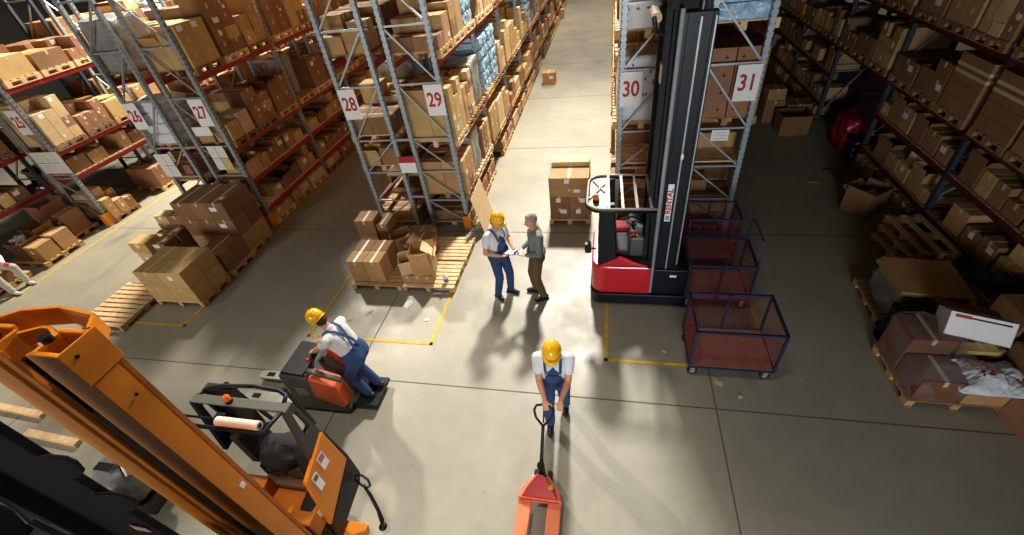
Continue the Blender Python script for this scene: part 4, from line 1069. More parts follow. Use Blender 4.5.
mb = MB(); mb.box((-3.6, 1.59, .63), (-3.1, 1.72, 1.0)); P(mb, 'floor_step', mat('step_beige', '8e8674', .6))
mb = MB(); mb.box((-3.75, 1.72, .63), (-3.12, 1.92, 1.05)); P(mb, 'seat_base', M_BLACKM, bevel=.03)
mb = MB(); mb.box((-3.85, 1.75, 1.05), (-3.72, 2.08, 1.6)); P(mb, 'seat_backrest', M_BLACKM, bevel=.04)
mb = MB(); mb.box((-3.3, 1.66, 1.05), (-3.05, 1.76, 1.12)); mb.box((-3.6, 1.66, 1.05), (-3.36, 1.76, 1.1)); P(mb, 'armrest', M_GREYP, bevel=.02)
mb = MB(); mb.tube([(-3.12, 1.86, 1.4), (-3.05, 1.86, 1.55)], .02, 8); mb.ell((-3.05, 1.86, 1.57), (.04, .04, .03)); P(mb, 'control_lever', M_BLACK)
# dark jacket on the seat
import mathutils.noise as mn
def lump(c, r, seed, amp=.25, nu=28, nv=18, fold=6):
    mb = MB(); mb.ell(c, r, nu=nu, nv=nv)
    for i, p in enumerate(mb.v):
        q = (Vector(p) - Vector(c)); d_ = q.copy(); d_.x /= r[0]; d_.y /= r[1]; d_.z /= r[2]
        k = 1 + amp * mn.noise(d_ * 1.6 + Vector((seed, 0, 0))) + .12 * abs(mn.noise(d_ * fold + Vector((seed, 3, 0))))
        mb.v[i] = tuple(Vector(c) + q * k)
    return mb
mb = lump((-3.42, 1.88, 1.16), (.33, .2, .15), 3.3); P(mb, 'draped_jacket', mat('jacket_black', '0f1013', .85, bump=.5, scale=16, noise=.2), smooth=True)
mb = lump((-3.15, 1.95, 1.32), (.06, .04, .03), 5); P(mb, 'tan_glove', mat('leather_tan', 'b98b58', .7), smooth=True)
# guard
GZ = 2.2
mb = MB(); mb.box((-3.92, 1.775, GZ - .01), (-2.84, 1.87, GZ + .012)); P(mb, 'guard_plate', mat('guard_grey', '57574f', .45, .0, noise=.06), bevel=.004)
mb = MB(); mb.tube([(-3.86, 1.87, GZ), (-3.84, 1.93, GZ + .01), (-3.7, 1.98, GZ + .01), (-3.35, 2.01, GZ + .01), (-3.05, 1.99, GZ + .01), (-2.95, 1.95, GZ), (-2.92, 1.87, GZ)], .022, 10); P(mb, 'guard_rear_bow', M_BLACK, smooth=True)
for (y_) in (1.64, 1.555):
    mb = MB(); mb.tube([(-3.98, y_, GZ), (-3.0, y_, GZ), (-2.93, y_ + .03, GZ), (-2.89, 1.78, GZ)], .012 if y_ > 1.6 else .02, 8); P(mb, 'guard_front_bar', M_BLACK, smooth=True)
mb = MB(); mb.tube([(-3.42, 1.6, GZ + .05), (-2.97, 1.6, GZ + .05)], [.042, .042], 18); r0 = P(mb, 'paper_roll', mat('roll_white', 'd9c8b4', .7, noise=.05), smooth=False)
mb = MB(); mb.tube([(-2.9705, 1.6, GZ + .05), (-2.965, 1.6, GZ + .05)], [.024, .024], 14); PS(mb, 'roll_core', M_DARK, r0)
mb = MB(); mb.box((-3.52, 1.63, GZ + .012), (-3.42, 1.7, GZ + .02)); P(mb, 'roll_strap', M_BLACK)
mb = MB(); mb.tube([(-3.48, 1.82, GZ + .01), (-3.48, 1.82, GZ + .04)], .035, 14); b_ = P(mb, 'beacon_base', M_BLACK)
mb = MB(); mb.tube([(-3.48, 1.82, GZ + .04), (-3.49, 1.825, GZ + .08), (-3.492, 1.825, GZ + .1)], [.03, .032, .018], 14); PS(mb, 'beacon_lens', M_BEACON, b_)
# slotted rear pillar plate, leaning to the hood
def pillar(x0, x1):
    mb = MB()
    o_ = [(1.77, GZ), (1.89, GZ), (1.95, 1.5), (1.68, 1.46)]; i_ = [(1.815, 2.1), (1.865, 2.1), (1.89, 1.78), (1.79, 1.78)]
    n = 4; base = len(mb.v)
    for x_ in (x0, x1):
        for p in o_ + i_: mb.v.append((x_, p[0], p[1]))
    for k in range(2):
        b0 = base + 8 * k
        for i in range(4):
            j = (i + 1) % 4; q = (b0 + i, b0 + j, b0 + 4 + j, b0 + 4 + i); mb.f.append(q if k else q[::-1]); mb.mi.append(0)
    for i in range(4):
        j = (i + 1) % 4
        mb.f.append((base + i, base + j, base + 8 + j, base + 8 + i)); mb.f.append((base + 4 + j, base + 4 + i, base + 12 + i, base + 12 + j)); mb.mi += [0, 0]
    return mb
P(pillar(-2.9, -2.84), 'guard_pillar', mat('pillar_grey', '2c2e2e', .5, noise=.08), bevel=.006)
P(pillar(-3.92, -3.86), 'guard_pillar', M_BLACK, bevel=.006)
mb = MB(); mb.box((-3.92, 1.93, 1.4), (-3.6, 2.02, 2.18)); P(mb, 'rear_screen', M_BLACKM)
for (x_, y_) in ((-3.7, 2.02), (-3.02, 2.02)):
    mb = MB(); mb.bar((x_, y_, GZ), (x_ + (.15 if x_ < -3.5 else 0), y_ + .04, 1.5), .03, .03); P(mb, 'guard_stay', M_BLACK)
# black looped handle and cable at the rear
mb = MB(); mb.tube([(-2.8, 1.93, .62), (-2.7, 1.93, .66), (-2.6, 1.89, .66), (-2.56, 1.84, .63), (-2.61, 1.82, .6), (-2.72, 1.86, .6), (-2.8, 1.9, .6)], .014, 8, True); P(mb, 'rear_handle', M_BLACK, smooth=True)
mb = MB(); mb.tube([(-2.66, 1.85, .6), (-2.57, 1.78, .5), (-2.5, 1.7, .32), (-2.47, 1.64, .18)], [.016, .02, .022, .03], 8); mb.ell((-2.46, 1.6, .13), (.05, .05, .04)); P(mb, 'tow_arm', M_BLACK, smooth=True)
mb = MB(); mb.prism([(1.2, .1), (1.55, .1), (1.58, .24), (1.2, .3)], 'x', -2.9, -2.6); P(mb, 'wheel_arm_cover', M_YEL, bevel=.02)
for x_ in (-3.75, -2.99):
    mb = MB(); mb.box((x_ - .06, .68, .04), (x_ + .06, 1.24, .18)); P(mb, 'support_leg', M_YEL2, bevel=.01)
mb = MB(); mb.tube([(-3.5, 1.7, .12), (-3.2, 1.7, .12)], .118, 20); P(mb, 'drive_wheel', M_RUB)
for x_ in (-3.75, -2.99):
    mb = MB(); mb.tube([(x_ - .05, .78, .1), (x_ + .05, .78, .1)], .098, 18); P(mb, 'load_wheel', M_RUB)

# ------------------------------------------------------------------ black mast truck in the lower left corner
root = empty('reach_truck', (-3.5, .5, 0), 0, 'black reach truck with a finned mast in the shade of the orange truck', 'reach truck')
def P(mb, name, mt, parent=None, **k): return mb.build(name, mt, parent or root, loc=(3.5, -.5, 0), **k)
M_PUR = mat('mast_black_purple', '0a0608', .85, noise=.1, spec=.15)
mb = MB(); mb.box((-3.16, .56, .1), (-2.56, .60, 4.3)); P(mb, 'mast_plate', M_PUR, bevel=.006)
mb = MB(); mb.box((-3.22, .48, .1), (-3.17, .68, 4.3)); P(mb, 'mast_rail', M_PUR, bevel=.004)
mb = MB(); mb.box((-3.30, .50, .1), (-3.25, .62, 4.3)); P(mb, 'mast_rail', M_BLACK, bevel=.004)
for z_ in (3.86, 3.48):
    mb = MB(); out = [(0, 0), (.1, .02), (.17, .09), (.19, .17), (.12, .21), (0, .22)]
    mb.prism([(-2.60 + a * 1.05, z_ - .20 + b * 1.1) for (a, b) in [(0, 0), (.08, 0), (.2, .05), (.3, .13), (.34, .21), (.31, .25), (.2, .24), (.08, .19), (0, .12)]], 'y', .535, .555); P(mb, 'mast_fin', M_PUR, bevel=.01)
mb = MB(); mb.box((-2.72, .548, 2.92), (-2.67, .552, 2.99)); mb.box((-2.66, .548, 2.92), (-2.61, .552, 2.99)); P(mb, 'warning_label', mat('label_dull', '9b7770', .6))
mb = MB(); mb.box((-4.3, .62, .1), (-2.9, 1.0, 1.3)) if False else mb.prism([(-6.0, .1), (-3.45, .1), (-3.45, .5), (-3.95, .62), (-4.1, .95), (-5.8, 1.1), (-6.0, .9)], 'z', .08, 1.1); P(mb, 'chassis', M_BLACK, bevel=.03)
mb = MB(); mb.box((-3.95, .2, 1.16), (-3.4, .6, 1.5)); P(mb, 'battery_case', M_BLACKM, bevel=.02)
for q in range(6):
    mb = MB(); mb.box((-3.9 + q * .09, .25, 1.5), (-3.83 + q * .09, .55, 1.62)); P(mb, 'battery_cell', M_BLACKM, bevel=.008)
mb = MB(); mb.box((-4.5, .2, 1.16), (-4.05, .3, 1.22)); mb.box((-4.5, .45, 1.16), (-4.2, .5, 1.24)); P(mb, 'orange_cover', M_YEL2)
mb = MB(); mb.tube([(-5.6, .9, 1.08), (-5.6, .9, 2.1), (-5.5, .85, 2.2), (-4.7, .7, 2.2), (-4.6, .65, 2.1), (-4.6, .65, 1.08)], .03, 8); P(mb, 'guard_frame', M_BLACK)
mb = MB(); mb.box((-5.5, .3, 1.1), (-5.0, .8, 1.35)); P(mb, 'seat', M_BLACKM, bevel=.05)
mb = MB(); mb.box((-5.7, .3, 1.1), (-5.52, .8, 1.8)); P(mb, 'backrest', M_BLACKM, bevel=.05)
for q_ in range(4):
    mb = MB(); mb.box((-4.9, .15 + q_ * .17, 1.1), (-4.5, .28 + q_ * .17, 1.3)); P(mb, 'battery_cell', M_BLACKM, bevel=.01)
mb = MB(); mb.box((-3.1, .3, 1.2), (-2.7, .42, 1.28)); P(mb, 'side_tray', mat('tray_brown', '5b5044', .6))
for x_ in (-4.4, -3.6):
    mb = MB(); mb.tube([(x_ - .05, .35, .13), (x_ + .05, .35, .13)], .125, 18); P(mb, 'wheel', M_RUB)
# pale machine behind the masts on the floor
for i, (x, y, rz) in enumerate(((-9.45, 2.45, -.05), (-8.3, 2.1, -.05))):
    mb = MB(); mb.box((-.55, -.05, 0), (.55, .05, .07)); o = mb.build('wooden_beam', M_WOODL, loc=(x, y, .003), rz=rz); tag(o, 'pale wooden beam on the floor behind the masts, ' + ('outer one' if i == 0 else 'inner one'), 'beam')
mb = lump((-4.9, 1.1, .5), (.42, .3, .3), 9, .3); mb.cur = 0
root = empty('wrapped_machine', (0, 0, 0), 0, 'grey film-wrapped machine behind the masts of both trucks', 'machine')
root.location = (-5.9, 1.6, 0)
o = mb.build('grey_cover', M_GREYPL, root, smooth=True, loc=(4.9, -1.1, 0))
mb = MB(); mb.tube([(-5.2, 1.3, .75), (-4.9, 1.2, .85), (-4.6, 1.0, .75)], .04, 10); mb.box((-5.1, 1.0, .7), (-4.85, 1.1, .82)); mb.build('bright_bracket', M_CHROME, root, loc=(4.9, -1.1, 0))
mb = MB(); mb.box((-5.2, .85, .02), (-4.6, 1.35, .25)); mb.build('base_frame', M_GREYP, root, loc=(4.9, -1.1, 0), bevel=.02)

# ------------------------------------------------------------------ ride-on stacker with operator
root = empty('ride_on_stacker', (-3.9, 3.35, 0), 0, 'grey and orange ride-on pallet stacker driven by the leaning worker', 'stacker')
def P(mb, name, mt, parent=None, **k): return mb.build(name, mt, parent or root, loc=(3.9, -3.35, 0), **k)
for y_ in (3.12, 3.52):
    mb = MB(); o_ = [(-5.5, y_ - .05), (-5.45, y_ - .08), (-4.45, y_ - .085), (-4.45, y_ + .085), (-5.45, y_ + .08), (-5.5, y_ + .05)]
    mb.prism(o_, 'z', .06, .11); f_ = P(mb, 'fork', mat('fork_pale', 'a9a69a', .45, .3, noise=.15), bevel=.008)
    mb = MB(); mb.box((-5.36, y_ - .04, .1105), (-5.22, y_ + .04, .113)); PS(mb, 'roller_slot', M_DARK, f_)
    mb = MB(); mb.tube([(-5.29, y_ - .03, .045), (-5.29, y_ + .03, .045)], .043, 14); PS(mb, 'load_roller', M_RUB, f_)
mb = MB(); mb.prism([(-4.47, .05), (-3.62, .05), (-3.7, .45), (-4.1, .82), (-4.47, .86)], 'y', 3.02, 3.68); P(mb, 'body', mat('stacker_grey', '4a4d49', .5, noise=.08), bevel=.035)
mb = MB(); mb.prism([(-4.45, .865), (-4.1, .825), (-4.08, .86), (-4.4, .9)], 'y', 3.06, 3.64); P(mb, 'top_tray', M_BLACKM, bevel=.008)
mb = MB(); mb.box((-4.3, 3.008, .45), (-4.12, 3.018, .6)); P(mb, 'side_label', mat('label_grey', '8f8878', .6))
mb = MB(); mb.prism([(-4.05, .42), (-3.66, .2), (-3.56, .3), (-3.62, .72), (-3.98, .86)], 'y', 3.0, 3.22); P(mb, 'orange_cover', M_ORP, bevel=.03)
mb = MB(); mb.prism([(-4.05, .42), (-3.66, .2), (-3.56, .3), (-3.62, .72), (-3.98, .86)], 'y', 3.53, 3.69); P(mb, 'orange_cover', M_ORP, bevel=.03)
mb = MB(); mb.bar((-4.0, 3.1, .93), (-3.5, 3.08, .80), .07, .06); P(mb, 'side_arm', M_GREYP, bevel=.015)
mb = MB(); mb.bar((-4.0, 3.62, .93), (-3.5, 3.62, .80), .07, .06); P(mb, 'side_arm', M_GREYP, bevel=.015)
mb = MB(); mb.box((-3.62, 3.12, .08), (-3.22, 3.64, .14)); P(mb, 'platform', M_BLACKM, bevel=.02)
mb = MB(); mb.tube([(-4.12, 3.35, .8), (-4.0, 3.35, .98), (-3.96, 3.35, 1.02)], .03, 10); P(mb, 'steering_column', M_BLACK)
mb = MB(); mb.tube([(-3.93, 3.2, 1.02), (-3.97, 3.24, 1.04), (-3.97, 3.46, 1.04), (-3.93, 3.5, 1.02)], .018, 10); hb = P(mb, 'tiller_grip', M_BLACK)
mb = MB(); mb.ell((-4.02, 3.22, 1.0), (.045, .03, .03)); mb.ell((-4.02, 3.5, 1.0), (.045, .03, .03)); PS(mb, 'red_button', M_REDP, hb, smooth=True)
for y_ in (3.1, 3.6):
    mb = MB(); mb.tube([(-3.72, y_ - .04, .06), (-3.72, y_ + .04, .06)], .058, 14); P(mb, 'wheel', M_RUB)

# ------------------------------------------------------------------ hand pallet jack
root = empty('pallet_jack', (-.66, 2.25, 0), 0, 'orange and red hand pallet jack pushed by the worker in the middle', 'pallet jack')
def P(mb, name, mt, parent=None, **k): return mb.build(name, mt, parent or root, loc=(.66, -2.25, 0), **k)
for s_ in (-1, 1):
    cx = -.66 + s_ * .175
    mb = MB(); mb.prism([(cx - .08, 1.0), (cx - .05, .92), (cx + .05, .92), (cx + .08, 1.0), (cx + .078, 2.16), (cx - .078, 2.16)], 'z', .13, .185)
    f_ = P(mb, 'fork', M_JACKO, bevel=.008)
    mb = MB(); mb.tube([(cx - .035, 1.12, .05), (cx + .035, 1.12, .05)], .048, 14); PS(mb, 'load_roller', M_RUB, f_)
    mb = MB(); mb.box((cx - .03, 1.1, .06), (cx + .03, 1.14, .13)); PS(mb, 'roller_fork', M_GREYP, f_)
mb = MB(); mb.prism([(-.92, 2.1), (-.40, 2.1), (-.44, 2.24), (-.60, 2.4), (-.72, 2.4), (-.88, 2.24)], 'z', .13, .24); b_ = P(mb, 'frame_head', M_JACKO, bevel=.012)
# red sloping battery-shaped shield
mb = MB(); v = [(-.9, 2.09, .2), (-.42, 2.09, .2), (-.47, 2.2, .2), (-.6, 2.36, .2), (-.72, 2.36, .2), (-.85, 2.2, .2), (-.86, 2.12, .26), (-.46, 2.12, .26), (-.52, 2.2, .34), (-.62, 2.3, .42), (-.70, 2.3, .42), (-.80, 2.2, .34)]
mb.v += v; mb.f += [(5, 4, 3, 2, 1, 0), (6, 7, 8, 9, 10, 11)] + [(i, (i + 1) % 6, 6 + (i + 1) % 6, 6 + i) for i in range(6)]; mb.mi += [0] * 8
P(mb, 'red_shield', M_JACK, bevel=.006)
mb = MB(); mb.cb((-.53, 2.2, .36), (.05, .05, .004)); P(mb, 'yellow_sticker', M_HELM)
mb = MB(); mb.tube([(-.66, 2.38, .12), (-.66, 2.38, .5)], .045, 14); mb.tube([(-.66, 2.38, .5), (-.66, 2.38, .52)], .03, 10); P(mb, 'pump_cylinder', M_BLACK)
for s_ in (-1, 1):
    mb = MB(); mb.tube([(-.66 + s_ * .06, 2.42, .09), (-.66 + s_ * .11, 2.42, .09)], .088, 18); P(mb, 'steer_wheel', M_RUB)
    mb = MB(); mb.tube([(-.66 + s_ * .055, 2.42, .09), (-.66 + s_ * .125, 2.42, .09)], .03, 12); P(mb, 'wheel_hub', M_ZINC)
mb = MB(); mb.tube([(-.66, 2.4, .35), (-.66, 2.46, .5), (-.645, 2.68, .84)], [.028, .022, .02], 10); P(mb, 'handle_shaft', M_BLACK)
mb = MB(); H = [(-.645, 2.68, .84), (-.73, 2.735, .92), (-.755, 2.79, .985), (-.73, 2.83, 1.03), (-.64, 2.845, 1.04), (-.55, 2.83, 1.03), (-.525, 2.79, .985), (-.56, 2.735, .92), (-.645, 2.68, .84)]
mb.tube(H, .015, 10); P(mb, 'handle_loop', M_BLACK, smooth=True)
mb = MB(); mb.bar((-.64, 2.7, .88), (-.64, 2.8, 1.0), .02, .012); P(mb, 'release_lever', M_BLACK)
# ------------------------------------------------------------------ people
def V3(*a): return Vector(a)
def ik(a, b, l1, l2, pole):
    a = Vector(a); b = Vector(b); d = b - a; L = min(d.length, (l1 + l2) * .999); dn = d.normalized()
    x = (l1 * l1 - l2 * l2 + L * L) / (2 * L); h = math.sqrt(max(l1 * l1 - x * x, 0))
    p = Vector(pole); p = (p - dn * p.dot(dn)).normalized()
    return a + dn * x + p * h, a + dn * L
def remesh(o, vox, it=3, smooth=True):
    r = o.modifiers.new('remesh', 'REMESH'); r.mode = 'VOXEL'; r.voxel_size = vox; r.use_smooth_shade = True
    s = o.modifiers.new('smooth', 'SMOOTH'); s.factor = .5; s.iterations = it
def person(loc, rz, label, pelvis, lean, side, look, wr, an, knees=((.0, 1, 0), (.0, 1, 0)), helmet=True, shirt=M_SHIRT, overall=True, trousers=None, shoe=M_SHOE,
           hair=M_HAIRD, sleeves=.5, hand_dir=((0, 1, 0), (0, 1, 0)), palm=((0, 0, -1), (0, 0, -1)), curl=.55, gloves=None, elbow=((.6, -.6, -.5), (-.6, -.6, -.5)), toe=(0, 0), twist=0., seated=False):
    """a figure facing local +y; x is its right. pelvis: point; lean: forward lean angle; wr: right/left wrist targets; an: right/left ankles"""
    root = empty('person', loc, rz, label, 'person')
    pel = Vector(pelvis)
    u = Vector((math.sin(side), math.sin(lean), math.cos(lean))).normalized()
    r = Vector((math.cos(twist), math.sin(twist), 0)); r = (r - u * r.dot(u)).normalized(); f = u.cross(r)
    T = lambda x, y, z: pel + r * x + f * y + u * z
    RM = Matrix((r, f, u)).transposed()
    sh = [T(.185, -.01, .47), T(-.185, -.01, .47)]; hip = [T(.095, 0, -.02), T(-.095, 0, -.02)]
    if seated: pass
    el = []; wrv = []
    for i in range(2):
        e, w = ik(sh[i], wr[i], .29, .26, elbow[i]); el.append(e); wrv.append(w)
    kn = []; akv = []
    for i in range(2):
        k, a = ik(hip[i], an[i], .44, .42, knees[i]); kn.append(k); akv.append(a)
    # head frame
    ld = Vector(look).normalized(); hu = (u + Vector((0, 0, .6))).normalized(); hr = ld.cross(hu).normalized(); hu = hr.cross(ld)
    nk = T(0, -.01, .53); hc = nk + u * .07 + hu * .10 + ld * .03
    HM = Matrix((hr, ld, hu)).transposed()
    HP = lambda x, y, z: hc + hr * x + ld * y + hu * z
    # body
    mb = MB()
    mb.cap(T(.07, 0, 0), T(-.07, 0, 0), .115, .115); mb.cap(T(0, 0, .02), T(0, .0, .2), .12, .115)
    mb.cap(T(.06, 0, .22), T(.08, 0, .4), .095, .105); mb.cap(T(-.06, 0, .22), T(-.08, 0, .4), .095, .105); mb.cap(T(.13, -.01, .45), T(-.13, -.01, .45), .075, .075)
    mb.cap(T(0, -.01, .46), hc - hu * .06, .062, .056)
    for i in range(2):
        mb.cap(sh[i], el[i], .056, .043); mb.cap(el[i], el[i].lerp(wrv[i], .35), .042, .042); mb.cap(el[i].lerp(wrv[i], .35), wrv[i], .042, .027)
        mb.cap(hip[i], kn[i], .092, .06); mb.cap(kn[i], kn[i].lerp(akv[i], .35), .057, .058); mb.cap(kn[i].lerp(akv[i], .35), akv[i], .058, .038)
    mb.ell(hc + hu * .015 - ld * .01, (.076, .095, .105), HM, 18, 12); mb.ell(hc - hu * .05 + ld * .025, (.056, .068, .065), HM, 14, 10)
    mb.cap(HP(0, .09, .02), HP(0, .112, -.022), .010, .016); mb.ell(HP(.078, -.005, -.01), (.012, .022, .032), HM, 8, 6); mb.ell(HP(-.078, -.005, -.01), (.012, .022, .032), HM, 8, 6)
    mb.cap(HP(.035, .083, .03), HP(-.035, .083, .03), .012, .012); mb.cap(HP(.012, .088, -.06), HP(-.012, .088, -.06), .012, .012)
    # hands
    for i in range(2):
        sgn = 1 if i == 0 else -1
        hd = Vector(hand_dir[i]).normalized(); pn = Vector(palm[i]); pn = (pn - hd * pn.dot(hd)).normalized(); sd = hd.cross(pn).normalized()
        w0 = wrv[i]; M3 = Matrix((sd, hd, pn)).transposed()
        mb.ell(w0 + hd * .05, (.042, .056, .017), M3, 14, 9)
        th = -1 if (sd.dot(Vector((1, 0, 0))) * sgn > 0) else 1      # thumb on the inner side
        for q, (off, ln) in enumerate(((-.03, .072), (-.01, .082), (.01, .077), (.03, .06))):
            p = w0 + hd * .092 + sd * (off * -th); d_ = hd.copy(); rad = .0095
            mb.cap(w0 + hd * .06 + sd * (off * -th * .9), p, rad, rad)
            for sgm, fr in enumerate((.45, .3, .25)):
                ang = curl * (1.15 - .12 * q) * (1 if sgm else .8)
                d_ = (d_ * math.cos(ang) + (pn if sgm == 0 else (pn * (hd.dot(d_)) - hd * (pn.dot(d_)))) * math.sin(ang)).normalized() if sgm == 0 else (lambda a: (hd * math.cos(a) + pn * math.sin(a)).normalized())(curl * (.8 + sgm) * (1.15 - .12 * q))
                p2 = p + d_ * ln * fr; mb.cap(p, p2, rad, rad * .92); p = p2; rad *= .92
        b = w0 + hd * .03 + sd * (.032 * th); p1 = b + (hd * .6 + sd * th * .8 + pn * .3).normalized() * .04; p2 = p1 + (hd * .85 + sd * th * .2 + pn * .5).normalized() * .034
        mb.cap(w0 + hd * .02 + sd * (.015 * th), b, .015, .013); mb.cap(b, p1, .013, .011); mb.cap(p1, p2, .011, .009)
    body = mb.build('body', M_SKIN, root); remesh(body, .0075, 2)
    for s_ in (-1, 1):
        m2 = MB(); m2.ell(HP(.033 * s_, .085, .012), (.012, .008, .009), HM, 10, 7); e_ = m2.build('eye', M_EYE, root, smooth=True)
        m2 = MB(); m2.ell(HP(.033 * s_, .0925, .012), (.005, .002, .005), HM, 8, 6); m2.build('iris', M_HAIRD, e_, smooth=True)
    m2 = MB(); m2.cap(HP(.02, .096, -.052), HP(-.02, .096, -.052), .0055, .0055); m2.build('mouth', M_LIP, root, smooth=True)
    # shirt
    m2 = MB(); g = .016
    m2.cap(T(.07, 0, .04), T(-.07, 0, .04), .115 + g, .115 + g); m2.cap(T(.06, 0, .16), T(.085, 0, .4), .105 + g, .11 + g); m2.cap(T(-.06, 0, .16), T(-.085, 0, .4), .105 + g, .11 + g)
    m2.cap(T(.13, -.01, .45), T(-.13, -.01, .45), .078 + g, .078 + g); m2.cap(T(0, -.01, .48), T(0, -.005, .535), .072, .066)
    for i in range(2):
        if sleeves > .9: m2.cap(sh[i], el[i], .072, .058); m2.cap(el[i], wrv[i].lerp(el[i], .08), .057, .04)
        else: m2.cap(sh[i], sh[i].lerp(el[i], sleeves), .074, .068)
    o = m2.build('shirt', shirt, root); remesh(o, .011, 3)
    # trousers or overalls
    tm = M_BLUE if overall else trousers
    m2 = MB(); g = .028
    m2.cap(T(.07, 0, 0), T(-.07, 0, 0), .115 + g, .115 + g)
    if overall:
        m2.cap(T(.07, 0, .05), T(-.07, 0, .05), .12 + g - .004, .12 + g - .004); m2.cap(T(.06, 0, .1), T(-.06, 0, .1), .112 + g, .112 + g)
        m2.cap(T(.05, .035, .16), T(.05, .035, .34), .098, .095); m2.cap(T(-.05, .035, .16), T(-.05, .035, .34), .098, .095); m2.cap(T(0, .045, .16), T(0, .045, .34), .1, .098)
    for i in range(2):
        m2.cap(hip[i], kn[i], .105, .078); m2.cap(kn[i], kn[i].lerp(akv[i], .5), .078, .073); m2.cap(kn[i].lerp(akv[i], .5), akv[i].lerp(kn[i], .06), .073, .066)
    o = m2.build('overalls' if overall else 'trousers', tm, root); remesh(o, .011, 3)
    if overall:
        for s_ in (-1, 1):
            m3 = MB(); P_ = [T(.085 * s_, .135, .37), T(.09 * s_, .125, .44), T(.095 * s_, .07, .535), T(.085 * s_, -.02, .56), T(.06 * s_, -.11, .5), T(.02 * s_, -.138, .38), T(-.03 * s_, -.142, .25), T(-.05 * s_, -.142, .12)]
            for a, b in zip(P_, P_[1:]): m3.bar(a, b + (b - a) * .08, .034, .008, up=tuple((a + b) / 2 - T(0, 0, .36)))
            m3.build('shoulder_strap', M_BLUE, o)
            m3 = MB(); m3.cb(tuple(T(.085 * s_, .146, .36)), (.03, .008, .03), M=None); m3.build('strap_buckle', M_ZINC, o)
        m3 = MB(); m3.box((-.06, .139, .2), (.06, .15, .32), Matrix.Translation(pel) @ RM.to_4x4()); m3.build('bib_pocket', M_BLUE, o, bevel=.004)
    else:
        m3 = MB(); m3.tube([T(.15 * math.cos(a) * 1.32, .15 * math.sin(a), .075) for a in [q * PI / 12 for q in range(25)]], .014, 6, False); m3.build('belt', M_HAIRD, o)
    # shoes
    for i in range(2):
        a = akv[i]; td = toe[i]; fd = Vector((math.sin(td), math.cos(td), 0)); z0 = a.z - .085
        m2 = MB(); H0 = Vector((a.x, a.y, 0)) - fd * .05; 
        m2.cap(H0 + V3(0, 0, z0 + .045), H0 + fd * .1 + V3(0, 0, z0 + .045), .043, .045); m2.cap(H0 + fd * .1 + V3(0, 0, z0 + .045), H0 + fd * .2 + V3(0, 0, z0 + .036), .045, .036); m2.cap(a, Vector((a.x, a.y, z0 + .05)), .045, .046)
        o = m2.build('shoe', shoe, root); remesh(o, .009, 2)
        m2 = MB(); 
        m2.prism([(-.045, -.0), (.05, 0), (.05, .1), (.04, .22), (0, .245), (-.035, .22), (-.045, .1)][::1], 'z', 0, .014, Matrix.Translation((H0.x, H0.y, z0)) @ Matrix.Rotation(-td, 4, 'Z') @ Matrix.Translation((0, -.035, 0))); m2.build('sole', M_RUB, o)
    # hair or helmet
    if helmet:
        m2 = MB(); n = 24; rings = []
        prof = [(1.0, 0.), (1.0, .05), (.94, .10), (.8, .145), (.55, .175), (.28, .188)]
        for (k, z) in prof:
            base = len(m2.v)
            for j in range(n):
                a = 2 * PI * j / n; m2.v.append(tuple(HP(.105 * k * math.cos(a), .125 * k * math.sin(a) - .005, .045 + z * .82)))
            rings.append(base)
        for a_, b_ in zip(rings, rings[1:]):
            for j in range(n): k = (j + 1) % n; m2.f.append((a_ + j, a_ + k, b_ + k, b_ + j)); m2.mi.append(0)
        m2.f.append(tuple(rings[-1] + j for j in range(n))); m2.mi.append(0)
        m2.f.append(tuple(rings[0] + j for j in reversed(range(n)))); m2.mi.append(0)
        hl = m2.build('hard_hat', M_HELM, root, smooth=True)
        m3 = MB(); base = 0; ring = []
        for kk, dz in ((.98, .05), (1.0, .045)):
            for j in range(n):
                a = 2 * PI * j / n; br = 1.1 + .32 * max(0, math.sin(a)) ** 2 if kk == 1.0 else 1.0
                m3.v.append(tuple(HP(.105 * br * math.cos(a), .125 * br * math.sin(a) - .005, dz - (.012 if kk == 1.0 else 0))))
        for j in range(n): k = (j + 1) % n; m3.f.append((j, n + j, n + k, k)); m3.mi.append(0)
        b_ = m3.build('brim', M_HELM, hl, smooth=True); so = b_.modifiers.new('s', 'SOLIDIFY'); so.thickness = .006
        m3 = MB(); m3.tube([HP(0, .118, .10), HP(0, .08, .165), HP(0, 0, .206), HP(0, -.08, .165), HP(0, -.118, .10)], .009, 8); m3.build('ridge', M_HELM, hl, smooth=True)
        m3 = MB(); m3.ell(HP(0, -.045, -.005), (.082, .068, .07), HM, 14, 9); m3.build('hair', hair, root, smooth=True)
    else:
        m3 = MB(); m3.ell(HP(0, -.035, .04), (.083, .085, .088), HM, 18, 12); m3.ell(HP(0, .015, .095), (.06, .06, .034), HM, 12, 8)
        o = m3.build('hair', hair, root); remesh(o, .009, 2)
    return root, wrv

